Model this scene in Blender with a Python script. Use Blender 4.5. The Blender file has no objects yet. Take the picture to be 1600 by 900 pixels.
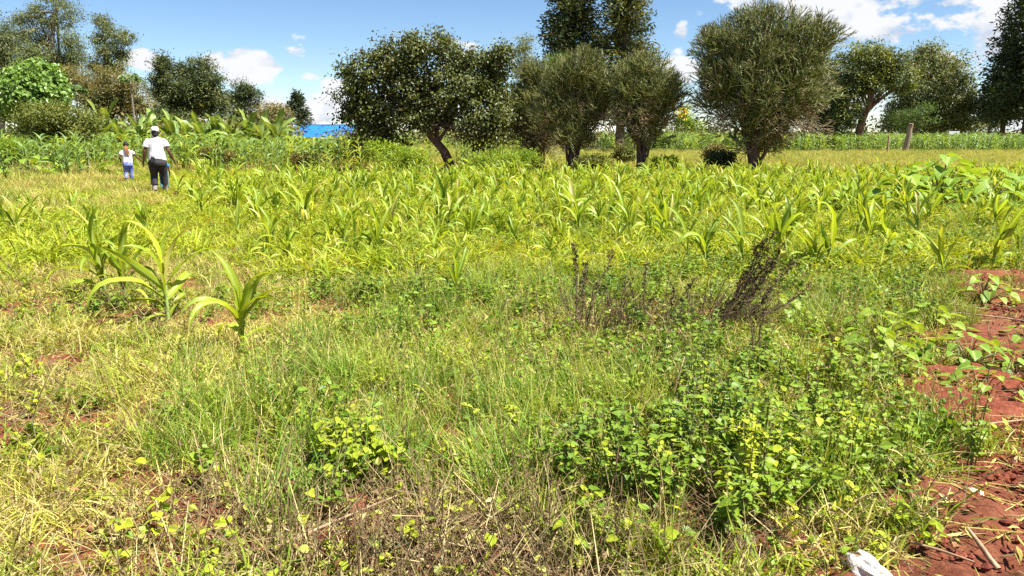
import bpy, math
import numpy as np
from mathutils import Matrix, Vector, Euler

sc = bpy.context.scene
COL = sc.collection
R = math.radians

# ------------------------------------------------------------------ camera
CAM_H, PITCH, FPX = 1.6, R(11.5), 1209.0          # eye height, downward tilt, focal length in 1600-px units
cam = bpy.data.cameras.new('camera')
cam.sensor_width = 36.0
cam.lens = 36.0 * FPX / 1600.0
cam.clip_start, cam.clip_end = 0.05, 6000.0
cam_ob = bpy.data.objects.new('camera', cam)
cam_ob.location = (0, 0, CAM_H)
cam_ob.rotation_euler = (R(90) - PITCH, 0, 0)
COL.objects.link(cam_ob)
sc.camera = cam_ob

# ------------------------------------------------------------------ light
SUN_EL, SUN_AZ = R(58), R(112)        # azimuth measured from straight ahead towards the right-hand side
SUN_STRENGTH, SKY_STRENGTH, EXPOSURE = 5.0, 0.056, 1.48
sc.view_settings.view_transform = 'Standard'
sc.view_settings.look = 'None'
sc.view_settings.exposure = EXPOSURE
sc.view_settings.gamma = 1.0
sc.cycles.max_bounces = 4
sc.cycles.diffuse_bounces = 2
sc.cycles.glossy_bounces = 2
sc.cycles.transmission_bounces = 4
sc.cycles.transparent_max_bounces = 6
sc.cycles.caustics_reflective = False
sc.cycles.caustics_refractive = False
sc.cycles.use_denoising = False
sun = bpy.data.lights.new('sun', 'SUN')
sun.energy = SUN_STRENGTH
sun.angle = R(0.53)
sun.color = (1.0, 0.955, 0.88)
sun_ob = bpy.data.objects.new('sun', sun)
sdir = Vector((math.sin(SUN_AZ) * math.cos(SUN_EL), math.cos(SUN_AZ) * math.cos(SUN_EL), math.sin(SUN_EL)))
sun_ob.rotation_euler = sdir.to_track_quat('Z', 'Y').to_euler()
sun_ob.location = (0, 0, 60)
COL.objects.link(sun_ob)


def at(px, py, Y):
    """world point at distance Y ahead on the bearing (px, py) of a 1600 x 900 view"""
    x, y = (px - 800) / FPX, (450 - py) / FPX
    d = (x, y * math.sin(PITCH) + math.cos(PITCH), y * math.cos(PITCH) - math.sin(PITCH))
    s = Y / d[1]
    return np.array([d[0] * s, Y, CAM_H + d[2] * s])


class NT:
    """small node-tree writer"""
    def __init__(s, tree):
        s.t = tree

    def n(s, typ, **kw):
        nd = s.t.nodes.new(typ)
        for k, v in kw.items():
            setattr(nd, k, v)
        return nd

    def link(s, a, b):
        s.t.links.new(a, b)

    def put(s, sock, v):
        if isinstance(v, bpy.types.NodeSocket):
            s.t.links.new(v, sock)
        elif v is not None:
            sock.default_value = v

    def math(s, op, a, b=None, c=None, clamp=False):
        nd = s.n('ShaderNodeMath', operation=op, use_clamp=clamp)
        for i, v in enumerate((a, b, c)):
            s.put(nd.inputs[i], v)
        return nd.outputs[0]

    def vmath(s, op, a, b=None):
        nd = s.n('ShaderNodeVectorMath', operation=op)
        s.put(nd.inputs[0], a)
        s.put(nd.inputs[1], b)
        return nd.outputs[0]

    def mix(s, f, a, b):
        nd = s.n('ShaderNodeMix', data_type='RGBA')
        s.put(nd.inputs[0], f)
        for sock, v in ((nd.inputs[6], a), (nd.inputs[7], b)):
            if isinstance(v, (tuple, list)):
                sock.default_value = (v[0], v[1], v[2], 1)
            else:
                s.put(sock, v)
        return nd.outputs[2]

    def ramp(s, f, a, b, lo=0.0, hi=1.0, smooth=True):
        nd = s.n('ShaderNodeMapRange', interpolation_type='SMOOTHSTEP' if smooth else 'LINEAR')
        s.put(nd.inputs[0], f)
        for i, v in enumerate((a, b, lo, hi)):
            nd.inputs[i + 1].default_value = v
        return nd.outputs[0]

    def noise(s, vec, scale, detail=4.0, rough=0.55, dist=0.0):
        nd = s.n('ShaderNodeTexNoise')
        if vec is not None:
            s.put(nd.inputs['Vector'], vec)
        nd.inputs['Scale'].default_value = scale
        nd.inputs['Detail'].default_value = detail
        nd.inputs['Roughness'].default_value = rough
        nd.inputs['Distortion'].default_value = dist
        return nd.outputs[0]


# ------------------------------------------------------------------ sky: clear blue with fair-weather cumulus
world = bpy.data.worlds.new('World')
sc.world = world
world.use_nodes = True
w = NT(world.node_tree)
w.t.nodes.clear()
sky = w.n('ShaderNodeTexSky', sky_type='NISHITA')
sky.sun_disc = False
sky.sun_elevation = SUN_EL
sky.sun_rotation = SUN_AZ
sky.altitude = 2500
sky.air_density = 1.0
sky.dust_density = 0.15
sky.ozone_density = 1.6
gen = w.n('ShaderNodeTexCoord').outputs['Generated']
sep = w.n('ShaderNodeSeparateXYZ')
w.link(gen, sep.inputs[0])
az = w.math('ARCTAN2', sep.outputs[0], sep.outputs[1])
el = w.math('ARCSINE', sep.outputs[2])
stretched = w.vmath('MULTIPLY', gen, (1.0, 1.0, 1.7))
fb = w.noise(stretched, 13.0, 9.0, 0.6)
fb_up = w.noise(w.vmath('ADD', stretched, (0.012, 0.0, 0.035)), 13.0, 5.0, 0.55)
fine = w.noise(stretched, 26.0, 6.0, 0.6)


def bearing(px, py):
    v = at(px, py, 1.0) - np.array([0, 0, CAM_H])
    return math.atan2(v[0], v[1]), math.atan2(v[2], math.hypot(v[0], v[1]))


def blob(px, py, rx, ry, k=1.0):
    a, e = bearing(px, py)
    u = w.math('DIVIDE', w.math('SUBTRACT', az, a), rx / FPX)
    v = w.math('DIVIDE', w.math('SUBTRACT', el, e), ry / FPX)
    q = w.math('ADD', w.math('MULTIPLY', u, u), w.math('MULTIPLY', v, v))
    return w.math('MULTIPLY', w.math('SUBTRACT', 1.0, q), k)


def union(blobs):
    m = None
    for b in blobs:
        s_ = blob(*b)
        m = s_ if m is None else w.math('MAXIMUM', m, s_)
    return m


field = union([(374, 104, 56, 28, 1.7), (345, 118, 40, 14, 1.0), (226, 93, 26, 15, 1.3), (512, 168, 46, 24, 1.5), (505, 186, 90, 14, .9), (430, 168, 60, 14, .5),
               (484, 119, 22, 8, .7), (470, 84, 14, 10, .5), (518, 134, 20, 16, 1.0), (715, 70, 40, 14, .6), (1066, 110, 26, 16, .55), (1063, 58, 8, 14, .3), (690, 176, 200, 16, .3),
               (1330, -20, 150, 70, 1.1), (1480, -30, 140, 40, 1.0), (1400, 45, 120, 26, .8), (1500, 95, 90, 36, 1.0), (1580, 60, 60, 60, .9),
               (1440, 160, 160, 24, .6), (1560, 170, 90, 60, .7), (1290, 150, 60, 40, .35), (1750, 90, 220, 130, .9)])
side = w.ramp(w.math('ABSOLUTE', az), 0.85, 1.2)                       # the same scattered cumulus carries on all round
low = w.noise(stretched, 3.2, 3.0, 0.5)
elsewhere = w.math('SUBTRACT', w.math('MULTIPLY', w.math('SUBTRACT', low, 0.54), 7.0), w.math('SUBTRACT', 1.6, w.math('MULTIPLY', side, 1.6)))
field = w.math('MAXIMUM', w.math('MAXIMUM', field, -1.5), elsewhere)
dens = w.math('ADD', field, w.math('MULTIPLY', w.math('SUBTRACT', fb, 0.5), 4.6))
dens = w.math('ADD', dens, w.math('MULTIPLY', w.math('SUBTRACT', fine, 0.5), 1.9))
cover = w.ramp(dens, -0.02, 0.62)
relief = w.math('MULTIPLY', w.math('SUBTRACT', fb, fb_up), 3.0)
base_shade = union([(1385, 52, 75, 15, .9), (1330, 40, 50, 16, .7), (1500, -5, 60, 16, .5), (515, 188, 50, 6, .5), (1450, 190, 120, 20, .3)])
bright = w.math('ADD', 0.92, relief)
bright = w.math('SUBTRACT', bright, w.math('MULTIPLY', w.math('MAXIMUM', base_shade, 0.0), 0.62))
bright = w.math('ADD', bright, w.math('MULTIPLY', w.ramp(dens, 0.2, 1.4), 0.16))
bright = w.math('MINIMUM', w.math('MAXIMUM', bright, 0.0), 1.0)
CL = 1.0 / SKY_STRENGTH / 2 ** EXPOSURE
cloud_col = w.mix(bright, (0.44 * CL, 0.54 * CL, 0.72 * CL), (0.98 * CL, 0.99 * CL, 1.02 * CL))
deep = w.n('ShaderNodeHueSaturation')
deep.inputs['Saturation'].default_value = 1.12
w.link(sky.outputs[0], deep.inputs['Color'])
sky_col = w.mix(w.math('MULTIPLY', cover, 0.97), deep.outputs[0], cloud_col)
bg = w.n('ShaderNodeBackground')
w.link(sky_col, bg.inputs[0])
bg.inputs[1].default_value = SKY_STRENGTH
w.link(bg.outputs[0], w.n('ShaderNodeOutputWorld').inputs[0])


# ------------------------------------------------------------------ mesh writing
class G:
    """collects vertices and faces (numpy) for ONE mesh"""
    def __init__(s):
        s.v, s.f, s.m, s.u, s.n = [], [], [], [], 0

    def add(s, V, F, mi=0, u=None):
        V = np.asarray(V, float).reshape(-1, 3)
        F = np.asarray(F, int)
        s.v.append(V)
        s.f.append(F + s.n)
        s.m.append(np.full(len(F), mi))
        s.u.append(np.full(len(V), 0.5) if u is None else np.asarray(u, float).ravel())
        s.n += len(V)
        return s

    def merge(s, other, M=None):
        for V, F, m, u in zip(other.v, other.f, other.m, other.u):
            pass
        V = np.vstack(other.v)
        if M is not None:
            M = np.array(M)
            V = V @ M[:3, :3].T + M[:3, 3]
        off = s.n
        s.v.append(V)
        for F in other.f:
            s.f.append(F + off)
        s.m += other.m
        s.u += other.u
        s.n += len(V)
        return s

    def mesh(s, name, mats, smooth=False):
        V = np.vstack(s.v)
        me = bpy.data.meshes.new(name)
        loops = np.concatenate([F.ravel() for F in s.f])
        tot = np.concatenate([np.full(len(F), F.shape[1]) for F in s.f])
        start = np.concatenate([[0], np.cumsum(tot)[:-1]])
        me.vertices.add(len(V))
        me.vertices.foreach_set('co', V.astype(np.float32).ravel())
        me.loops.add(len(loops))
        me.loops.foreach_set('vertex_index', loops.astype(np.int32))
        me.polygons.add(len(tot))
        me.polygons.foreach_set('loop_start', start.astype(np.int32))
        me.polygons.foreach_set('material_index', np.concatenate(s.m).astype(np.int32))
        me.polygons.foreach_set('use_smooth', np.full(len(tot), smooth))
        a = me.attributes.new('u', 'FLOAT', 'POINT')
        a.data.foreach_set('value', np.concatenate(s.u).astype(np.float32))
        for m in (mats if isinstance(mats, (list, tuple)) else [mats]):
            me.materials.append(m)
        me.update(calc_edges=True)
        me.validate()
        return me


def ob(name, data, parent=None, loc=None, rot=None, scale=None, M=None):
    o = bpy.data.objects.new(name, data)
    COL.objects.link(o)
    if parent is not None:
        o.parent = parent
    if M is not None:
        o.matrix_local = M
    if loc is not None:
        o.location = loc
    if rot is not None:
        o.rotation_euler = rot
    if scale is not None:
        o.scale = (scale,) * 3 if isinstance(scale, (int, float)) else scale
    return o


def tag(o, label=None, cat=None, group=None, kind=None):
    for k, v in (('label', label), ('category', cat), ('group', group), ('kind', kind)):
        if v:
            o[k] = v
    return o


def thing(name, label, cat, loc=(0, 0, 0), rz=0.0, scale=None, group=None):
    o = ob(name, None, loc=loc, rot=(0, 0, rz), scale=scale)
    o.empty_display_size = 0.1
    return tag(o, label, cat, group)


def nrm(a):
    return a / np.maximum(np.linalg.norm(a, axis=-1, keepdims=True), 1e-9)


def blades(g, org, az_, el0, bend, length, width, segs=4, across=2, fold=0.0, power=1.4, prof='blade', roll=None, wave=0.0, mi=0, rng=None):
    """N arching strips (grass blades, maize or banana leaves); across=3 gives a keeled leaf"""
    N = len(az_)
    org = np.asarray(org, float).reshape(N, 3)
    t = np.linspace(0, 1, segs + 1)
    ang = el0[:, None] - bend[:, None] * ((t[None, :-1] + t[None, 1:]) / 2) ** power
    st = (length / segs)[:, None]
    rad = np.concatenate([np.zeros((N, 1)), np.cumsum(np.cos(ang) * st, 1)], 1)
    hgt = np.concatenate([np.zeros((N, 1)), np.cumsum(np.sin(ang) * st, 1)], 1)
    ca, sa = np.cos(az_), np.sin(az_)
    c = np.stack([org[:, None, 0] + rad * ca[:, None], org[:, None, 1] + rad * sa[:, None], org[:, None, 2] + hgt], 2)
    side_ = np.stack([-sa, ca, np.zeros(N)], 1)
    angv = np.concatenate([ang[:, :1], (ang[:, 1:] + ang[:, :-1]) / 2, ang[:, -1:]], 1)
    upv = np.stack([-np.sin(angv) * ca[:, None], -np.sin(angv) * sa[:, None], np.cos(angv)], 2)
    if roll is None:
        roll = np.zeros(N)
    rl = roll[:, None] * (0.3 + t[None, :])
    sd = side_[:, None, :] * np.cos(rl)[..., None] + upv * np.sin(rl)[..., None]
    up2 = upv * np.cos(rl)[..., None] - side_[:, None, :] * np.sin(rl)[..., None]
    if prof == 'blade':
        wp = np.minimum(1, 0.75 + t) * (1 - t ** 2.2) + 0.03
    elif prof == 'maize':
        wp = (0.55 + 0.45 * np.sin(np.clip(t * 2.2, 0, 1) * np.pi / 2)) * (1 - t ** 2.6) + 0.02
    else:                                    # broad: banana
        wp = np.sin(np.clip(t * 1.03, 0, 1) ** 0.62 * np.pi) ** 0.55 + 0.04
    hw = (width / 2)[:, None] * wp[None, :]
    if across == 2:
        V = np.stack([c - sd * hw[..., None], c + sd * hw[..., None]], 2)
        uu = np.broadcast_to(np.array([0.5, 0.5]), V.shape[:3])
    else:
        lift = up2 * (hw * fold)[..., None]
        if wave and rng is not None:
            ph = rng.uniform(0, 6.28, (N, 1))
            wv = (np.sin(ph + t[None, :] * 17) * wave)[..., None] * hw[..., None] * up2
            wv2 = (np.sin(ph * 1.7 + t[None, :] * 14) * wave)[..., None] * hw[..., None] * up2
        else:
            wv = wv2 = 0
        V = np.stack([c - sd * hw[..., None] + lift + wv, c - sd * hw[..., None] * .12, c + sd * hw[..., None] * .12, c + sd * hw[..., None] + lift + wv2], 2)
        across = 4
        uu = np.broadcast_to(np.array([1., 0., 0., 1.]), V.shape[:3])
    idx = np.arange(N * (segs + 1) * across).reshape(N, segs + 1, across)
    F = np.stack([idx[:, :-1, :-1], idx[:, :-1, 1:], idx[:, 1:, 1:], idx[:, 1:, :-1]], -1).reshape(-1, 4)
    g.add(V, F, mi, uu)
    return c


def leaves(g, pos, tip, size, aspect=0.5, fold=0.25, rng=None, mi=0, up=None, simple=False):
    """N leaf-sized faces: pointed ovals folded along the midrib"""
    N = len(pos)
    tip = nrm(tip)
    ref = rng.normal(size=(N, 3)) if up is None else up + rng.normal(size=(N, 3)) * 0.45
    sd = nrm(np.cross(tip, ref))
    nm = np.cross(sd, tip)
    L = np.broadcast_to(np.asarray(size, float), (N,))[:, None]
    W = L * aspect * 0.5
    b = pos
    t = pos + tip * L
    if simple:
        l = pos + tip * L * .45 + sd * W + nm * W * fold
        r = pos + tip * L * .45 - sd * W + nm * W * fold
        V = np.stack([b, l, t, r], 1)
        i = np.arange(N)[:, None] * 4
        F = np.concatenate([i + np.array([[0, 2, 1]]), i + np.array([[0, 3, 2]])])
    else:
        l1 = pos + tip * L * .28 + sd * W * .92 + nm * W * fold
        l2 = pos + tip * L * .66 + sd * W * .78 + nm * W * fold
        r1 = pos + tip * L * .28 - sd * W * .92 + nm * W * fold
        r2 = pos + tip * L * .66 - sd * W * .78 + nm * W * fold
        t = t - nm * L * .06
        V = np.stack([b, l1, l2, t, r2, r1], 1)
        i = np.arange(N)[:, None] * 6
        F = np.concatenate([i + np.array([[0, 3, 2, 1]]), i + np.array([[0, 5, 4, 3]])])
    g.add(V, F, mi)


def sticks(g, A, B, r0, r1, sides=3, mi=0):
    """N straight tapered twigs from A to B"""
    A, B = np.asarray(A, float).reshape(-1, 3), np.asarray(B, float).reshape(-1, 3)
    N = len(A)
    d = nrm(B - A)
    ref = np.where(np.abs(d[:, 2:3]) > 0.9, np.array([[1., 0, 0]]), np.array([[0, 0, 1.]]))
    s1 = nrm(np.cross(d, ref))
    s2 = np.cross(d, s1)
    th = np.arange(sides) * 2 * np.pi / sides
    ring = s1[:, None, :] * np.cos(th)[None, :, None] + s2[:, None, :] * np.sin(th)[None, :, None]
    r0 = np.broadcast_to(np.asarray(r0, float), (N,))[:, None, None]
    r1 = np.broadcast_to(np.asarray(r1, float), (N,))[:, None, None]
    V = np.concatenate([A[:, None, :] + ring * r0, B[:, None, :] + ring * r1], 1)
    i = np.arange(N)[:, None] * (2 * sides)
    Fs = [i + np.array([[k, (k + 1) % sides, sides + (k + 1) % sides, sides + k]]) for k in range(sides)]
    g.add(V, np.concatenate(Fs), mi)


def cones(g, A, B, r0, mi=0):
    """N twig tips: three-sided, tapering to a point"""
    N = len(A)
    d = nrm(B - A)
    ref = np.where(np.abs(d[:, 2:3]) > 0.9, np.array([[1., 0, 0]]), np.array([[0, 0, 1.]]))
    s1 = nrm(np.cross(d, ref))
    s2 = np.cross(d, s1)
    th = np.arange(3) * 2 * np.pi / 3
    ring = s1[:, None, :] * np.cos(th)[None, :, None] + s2[:, None, :] * np.sin(th)[None, :, None]
    V = np.concatenate([A[:, None, :] + ring * np.asarray(r0)[:, None, None], B[:, None, :]], 1)
    i = np.arange(N)[:, None] * 4
    g.add(V, np.concatenate([i + np.array([[k, (k + 1) % 3, 3]]) for k in range(3)]), mi)


def tube(g, path, rad, sides=8, mi=0, rough=0.0, rng=None, cap=True, sx=1.0, sy=1.0):
    """one tapered tube along a path"""
    P = np.asarray(path, float)
    n = len(P)
    T = nrm(np.gradient(P, axis=0))
    ref = np.array([0, 1., 0]) if abs(T[0][2]) > .6 else np.array([0, 0, 1.])
    s1 = nrm(np.cross(ref[None], T))
    s2 = np.cross(T, s1)
    th = np.arange(sides) * 2 * np.pi / sides
    rad = np.broadcast_to(np.asarray(rad, float), (n,))
    rr = rad[:, None] * (1 + (rng.normal(size=(n, sides)) * rough if rough else 0))
    V = P[:, None] + s1[:, None] * (np.cos(th)[None] * rr * sx)[..., None] + s2[:, None] * (np.sin(th)[None] * rr * sy)[..., None]
    i = np.arange(n * sides).reshape(n, sides)
    F = np.stack([i[:-1], np.roll(i, -1, 1)[:-1], np.roll(i, -1, 1)[1:], i[1:]], -1).reshape(-1, 4)
    g.add(V, F, mi)
    if cap:
        for k, rev in ((0, True), (n - 1, False)):
            off = V[k]
            tri = np.array([[sides, (j + 1) % sides, j] if rev else [sides, j, (j + 1) % sides] for j in range(sides)])
            g.add(np.vstack([off, P[k][None]]), tri, mi)


def curve3(a, b, c, n=8):
    t = np.linspace(0, 1, n)[:, None]
    return np.asarray(a) * (1 - t) ** 2 + np.asarray(b) * 2 * t * (1 - t) + np.asarray(c) * t ** 2


# ------------------------------------------------------------------ materials
def leaf_mat(name, c1, c2, trans=0.35, rough=0.5, spec=0.35, dry=None, dry_amt=0.0, mid=None, grain=False, warm=1.25):
    """foliage: colour varies from leaf to leaf and plant to plant, light passes through"""
    m = bpy.data.materials.new(name)
    m.use_nodes = True
    q = NT(m.node_tree)
    q.t.nodes.clear()
    geo = q.n('ShaderNodeNewGeometry')
    oi = q.n('ShaderNodeObjectInfo')
    rnd = geo.outputs['Random Per Island']
    both = q.math('FRACT', q.math('ADD', q.math('MULTIPLY', rnd, 7.31), q.math('MULTIPLY', oi.outputs['Random'], 3.77)))
    f = q.math('ADD', q.math('MULTIPLY', both, 0.6), q.math('MULTIPLY', oi.outputs['Random'], 0.4))
    nz = q.noise(geo.outputs['Position'], 1.3, 0.0)
    f = q.math('ADD', q.math('MULTIPLY', f, 0.65), q.math('MULTIPLY', q.ramp(nz, 0.3, 0.7), 0.35))
    col = q.mix(f, c1, c2)
    if dry is not None:
        d = q.math('LESS_THAN', q.math('FRACT', q.math('MULTIPLY', both, 5.17)), dry_amt)
        col = q.mix(d, col, dry)
    if mid is not None:
        at_ = q.n('ShaderNodeAttribute', attribute_name='u')
        veins = q.ramp(at_.outputs['Fac'], 0.05, 0.3, 1.0, 0.0)
        col = q.mix(q.math('MULTIPLY', veins, 0.65), col, mid)
    hsv = q.n('ShaderNodeHueSaturation')
    q.link(col, hsv.inputs['Color'])
    if grain:
        fine_ = q.noise(geo.outputs['Position'], 55.0, 1.0)
    else:
        fine_ = q.math('FRACT', q.math('MULTIPLY', both, 11.3))
    q.put(hsv.inputs['Value'], q.math('ADD', 0.75, q.math('MULTIPLY', fine_, 0.5)))
    col = hsv.outputs[0]
    pb = q.n('ShaderNodeBsdfPrincipled')
    q.link(col, pb.inputs['Base Color'])
    pb.inputs['Roughness'].default_value = rough
    pb.inputs['Specular IOR Level'].default_value = spec
    out = q.n('ShaderNodeOutputMaterial')
    if trans > 0:
        tr = q.n('ShaderNodeBsdfTranslucent')
        tint = q.n('ShaderNodeMix', data_type='RGBA', blend_type='MULTIPLY')
        tint.inputs[0].default_value = 1.0
        q.link(col, tint.inputs[6])
        tint.inputs[7].default_value = (1.25 * warm, 1.35, 0.55, 1)
        q.link(tint.outputs[2], tr.inputs[0])
        mx = q.n('ShaderNodeMixShader')
        mx.inputs[0].default_value = trans
        q.link(pb.outputs[0], mx.inputs[1])
        q.link(tr.outputs[0], mx.inputs[2])
        q.link(mx.outputs[0], out.inputs[0])
    else:
        q.link(pb.outputs[0], out.inputs[0])
    return m


def solid_mat(name, c1, c2=None, scale=8.0, rough=0.8, spec=0.3, bump=0.0, bump_scale=None, detail=5.0, stretch=None, metallic=0.0):
    m = bpy.data.materials.new(name)
    m.use_nodes = True
    q = NT(m.node_tree)
    pb = q.t.nodes['Principled BSDF']
    pb.inputs['Roughness'].default_value = rough
    pb.inputs['Specular IOR Level'].default_value = spec
    pb.inputs['Metallic'].default_value = metallic
    vec = q.n('ShaderNodeTexCoord').outputs['Object']
    if stretch:
        vec = q.vmath('MULTIPLY', vec, stretch)
    if c2 is None:
        c2 = tuple(x * 0.7 for x in c1)
    col = q.mix(q.ramp(q.noise(vec, scale, detail, 0.6), 0.3, 0.7), c1, c2)
    q.link(col, pb.inputs['Base Color'])
    if bump:
        b = q.n('ShaderNodeBump')
        b.inputs['Strength'].default_value = bump
        b.inputs['Distance'].default_value = 0.02
        q.link(q.noise(vec, bump_scale or scale * 3, 6.0, 0.65), b.inputs['Height'])
        q.link(b.outputs[0], pb.inputs['Normal'])
    return m


M = {}
M['maize'] = leaf_mat('maize_leaf', (0.12, 0.23, 0.012), (0.36, 0.44, 0.024), 0.38, 0.45, 0.35, mid=(0.40, 0.47, 0.13), dry=(0.46, 0.42, 0.10), dry_amt=0.05)
M['maize_dark'] = leaf_mat('maize_leaf_dark', (0.08, 0.17, 0.025), (0.17, 0.27, 0.045), 0.34, 0.45, 0.4, mid=(0.28, 0.36, 0.13))
M['stalk'] = leaf_mat('maize_stalk', (0.16, 0.24, 0.06), (0.24, 0.30, 0.09), 0.0, 0.5)
M['lush'] = leaf_mat('lush_grass', (0.16, 0.25, 0.010), (0.42, 0.45, 0.028), 0.34, 0.55, 0.25, dry=(0.44, 0.38, 0.12), dry_amt=0.08)
M['green'] = leaf_mat('green_grass', (0.10, 0.18, 0.012), (0.30, 0.37, 0.03), 0.28, 0.55, 0.25, dry=(0.42, 0.36, 0.14), dry_amt=0.12)
M['fresh'] = leaf_mat('fresh_grass', (0.075, 0.18, 0.016), (0.25, 0.37, 0.042), 0.28, 0.5, 0.3, dry=(0.40, 0.35, 0.14), dry_amt=0.06)
M['olive'] = leaf_mat('meadow_grass', (0.19, 0.23, 0.020), (0.42, 0.42, 0.06), 0.26, 0.6, 0.2, dry=(0.50, 0.42, 0.18), dry_amt=0.25)
M['straw'] = leaf_mat('dry_grass', (0.36, 0.32, 0.065), (0.60, 0.52, 0.17), 0.20, 0.6, 0.25, dry=(0.26, 0.15, 0.07), dry_amt=0.12)
M['dead'] = leaf_mat('dead_stems', (0.095, 0.058, 0.030), (0.29, 0.205, 0.10), 0.1, 0.7, 0.2, dry=(0.44, 0.36, 0.17), dry_amt=0.2)
M['deadbrown'] = leaf_mat('brown_dry_stem', (0.075, 0.045, 0.028), (0.19, 0.125, 0.075), 0.0, 0.8, 0.2)
M['weed'] = leaf_mat('weed_leaf', (0.07, 0.155, 0.010), (0.26, 0.36, 0.028), 0.30, 0.5, 0.35, grain=True)
M['weed_lime'] = leaf_mat('weed_leaf_lime', (0.23, 0.32, 0.015), (0.42, 0.46, 0.035), 0.34, 0.55, 0.25, grain=True)
M['weed_yellow'] = leaf_mat('weed_leaf_yellow', (0.30, 0.34, 0.05), (0.45, 0.43, 0.10), 0.36, 0.55, 0.35, dry=(0.30, 0.16, 0.07), dry_amt=0.12)
M['bigleaf'] = leaf_mat('broad_leaf', (0.12, 0.24, 0.018), (0.29, 0.40, 0.04), 0.34, 0.5, 0.3, mid=(0.40, 0.46, 0.14), grain=True)
M['stem'] = leaf_mat('weed_stem', (0.13, 0.15, 0.05), (0.22, 0.17, 0.08), 0.0, 0.6)
M['fig'] = leaf_mat('dark_tree_leaf', (0.036, 0.058, 0.012), (0.13, 0.15, 0.028), 0.24, 0.45, 0.45, dry=(0.15, 0.10, 0.03), dry_amt=0.04)
M['euc'] = leaf_mat('gum_leaf', (0.075, 0.105, 0.034), (0.21, 0.235, 0.08), 0.25, 0.5, 0.4, dry=(0.22, 0.16, 0.06), dry_amt=0.04)
M['deep'] = leaf_mat('deep_green_leaf', (0.036, 0.060, 0.018), (0.095, 0.12, 0.036), 0.22, 0.5, 0.35)
M['cypress'] = leaf_mat('cypress_spray', (0.028, 0.050, 0.020), (0.080, 0.105, 0.036), 0.18, 0.5, 0.3)
M['cypress_warm'] = leaf_mat('cypress_spray_warm', (0.080, 0.10, 0.025), (0.19, 0.19, 0.045), 0.22, 0.5, 0.3)
M['pencil'] = leaf_mat('pencil_twig', (0.065, 0.09, 0.020), (0.20, 0.22, 0.050), 0.0, 0.5, 0.35, dry=(0.30, 0.24, 0.12), dry_amt=0.14)
M['pencil_dead'] = leaf_mat('pencil_dead_twig', (0.14, 0.11, 0.058), (0.34, 0.28, 0.15), 0.0, 0.7, 0.25)
M['vine'] = leaf_mat('vine_leaf', (0.085, 0.18, 0.03), (0.24, 0.36, 0.08), 0.32, 0.4, 0.5)
M['shrub'] = leaf_mat('shrub_leaf', (0.08, 0.11, 0.018), (0.21, 0.23, 0.045), 0.28, 0.5, 0.35)
M['brownscrub'] = leaf_mat('brown_scrub', (0.13, 0.12, 0.035), (0.26, 0.22, 0.07), 0.28, 0.5, 0.3)
M['feather'] = leaf_mat('feathery_leaf', (0.05, 0.10, 0.025), (0.13, 0.19, 0.045), 0.3, 0.5, 0.35)
M['bush'] = leaf_mat('bush_leaf', (0.14, 0.24, 0.016), (0.29, 0.38, 0.035), 0.38, 0.5, 0.3)
M['banana'] = leaf_mat('banana_leaf', (0.09, 0.17, 0.025), (0.22, 0.30, 0.05), 0.34, 0.45, 0.35, mid=(0.36, 0.40, 0.13))
M['yellowflower'] = leaf_mat('yellow_flower', (0.75, 0.48, 0.02), (0.85, 0.62, 0.05), 0.3, 0.5)
M['seed'] = leaf_mat('dark_seed_head', (0.050, 0.031, 0.019), (0.19, 0.135, 0.09), 0.05, 0.9, 0.1)
M['bark'] = solid_mat('bark', (0.16, 0.10, 0.07), (0.07, 0.045, 0.035), 6.0, 0.9, 0.2, 0.8, 18, stretch=(1, 1, .3))
M['redbark'] = solid_mat('reddish_bark', (0.26, 0.13, 0.085), (0.11, 0.06, 0.045), 4.0, 0.9, 0.2, 0.8, 14, stretch=(1, 1, .35))
M['greybark'] = solid_mat('grey_bark', (0.30, 0.26, 0.20), (0.14, 0.12, 0.10), 5.0, 0.9, 0.2, 0.6, 14, stretch=(1, 1, .3))
M['darkbark'] = solid_mat('dark_bark', (0.15, 0.10, 0.075), (0.07, 0.05, 0.04), 6.0, 0.95, 0.15, 0.8, 18)
M['post'] = solid_mat('weathered_post', (0.34, 0.25, 0.18), (0.17, 0.12, 0.09), 9.0, 0.9, 0.2, 0.6, 30, stretch=(1, 1, .12))
M['stick'] = solid_mat('dry_stick', (0.40, 0.28, 0.17), (0.24, 0.15, 0.09), 20.0, 0.85, 0.2, 0.3)
M['clod'] = solid_mat('earth_clod', (0.34, 0.20, 0.115), (0.22, 0.10, 0.06), 14.0, 0.95, 0.1, 0.7, 60)
M['redclod'] = solid_mat('red_clod', (0.25, 0.075, 0.045), (0.15, 0.04, 0.028), 14.0, 0.95, 0.1, 0.7, 60)
M['plastic'] = solid_mat('white_plastic', (0.66, 0.65, 0.64), (0.48, 0.42, 0.36), 9.0, 0.4, 0.5, 0.8, 14)
M['paper'] = solid_mat('pale_paper', (0.72, 0.66, 0.42), (0.60, 0.54, 0.36), 9.0, 0.7, 0.3, 0.3, 20)
# ------------------------------------------------------------------ ground
def sstep(a, b, x):
    t = np.clip((np.asarray(x, float) - a) / (b - a), 0, 1)
    return t * t * (3 - 2 * t)


_wr = np.random.default_rng(5)
_waves = [(_wr.uniform(.5, 3.2), _wr.uniform(0, 6.28), _wr.uniform(0, 6.28)) for _ in range(14)]


def lumps(x, y):
    s = 0
    for k, a, p in _waves:
        s = s + np.sin(k * (x * math.cos(a) + y * math.sin(a)) + p) / (1 + k)
    return s


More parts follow.
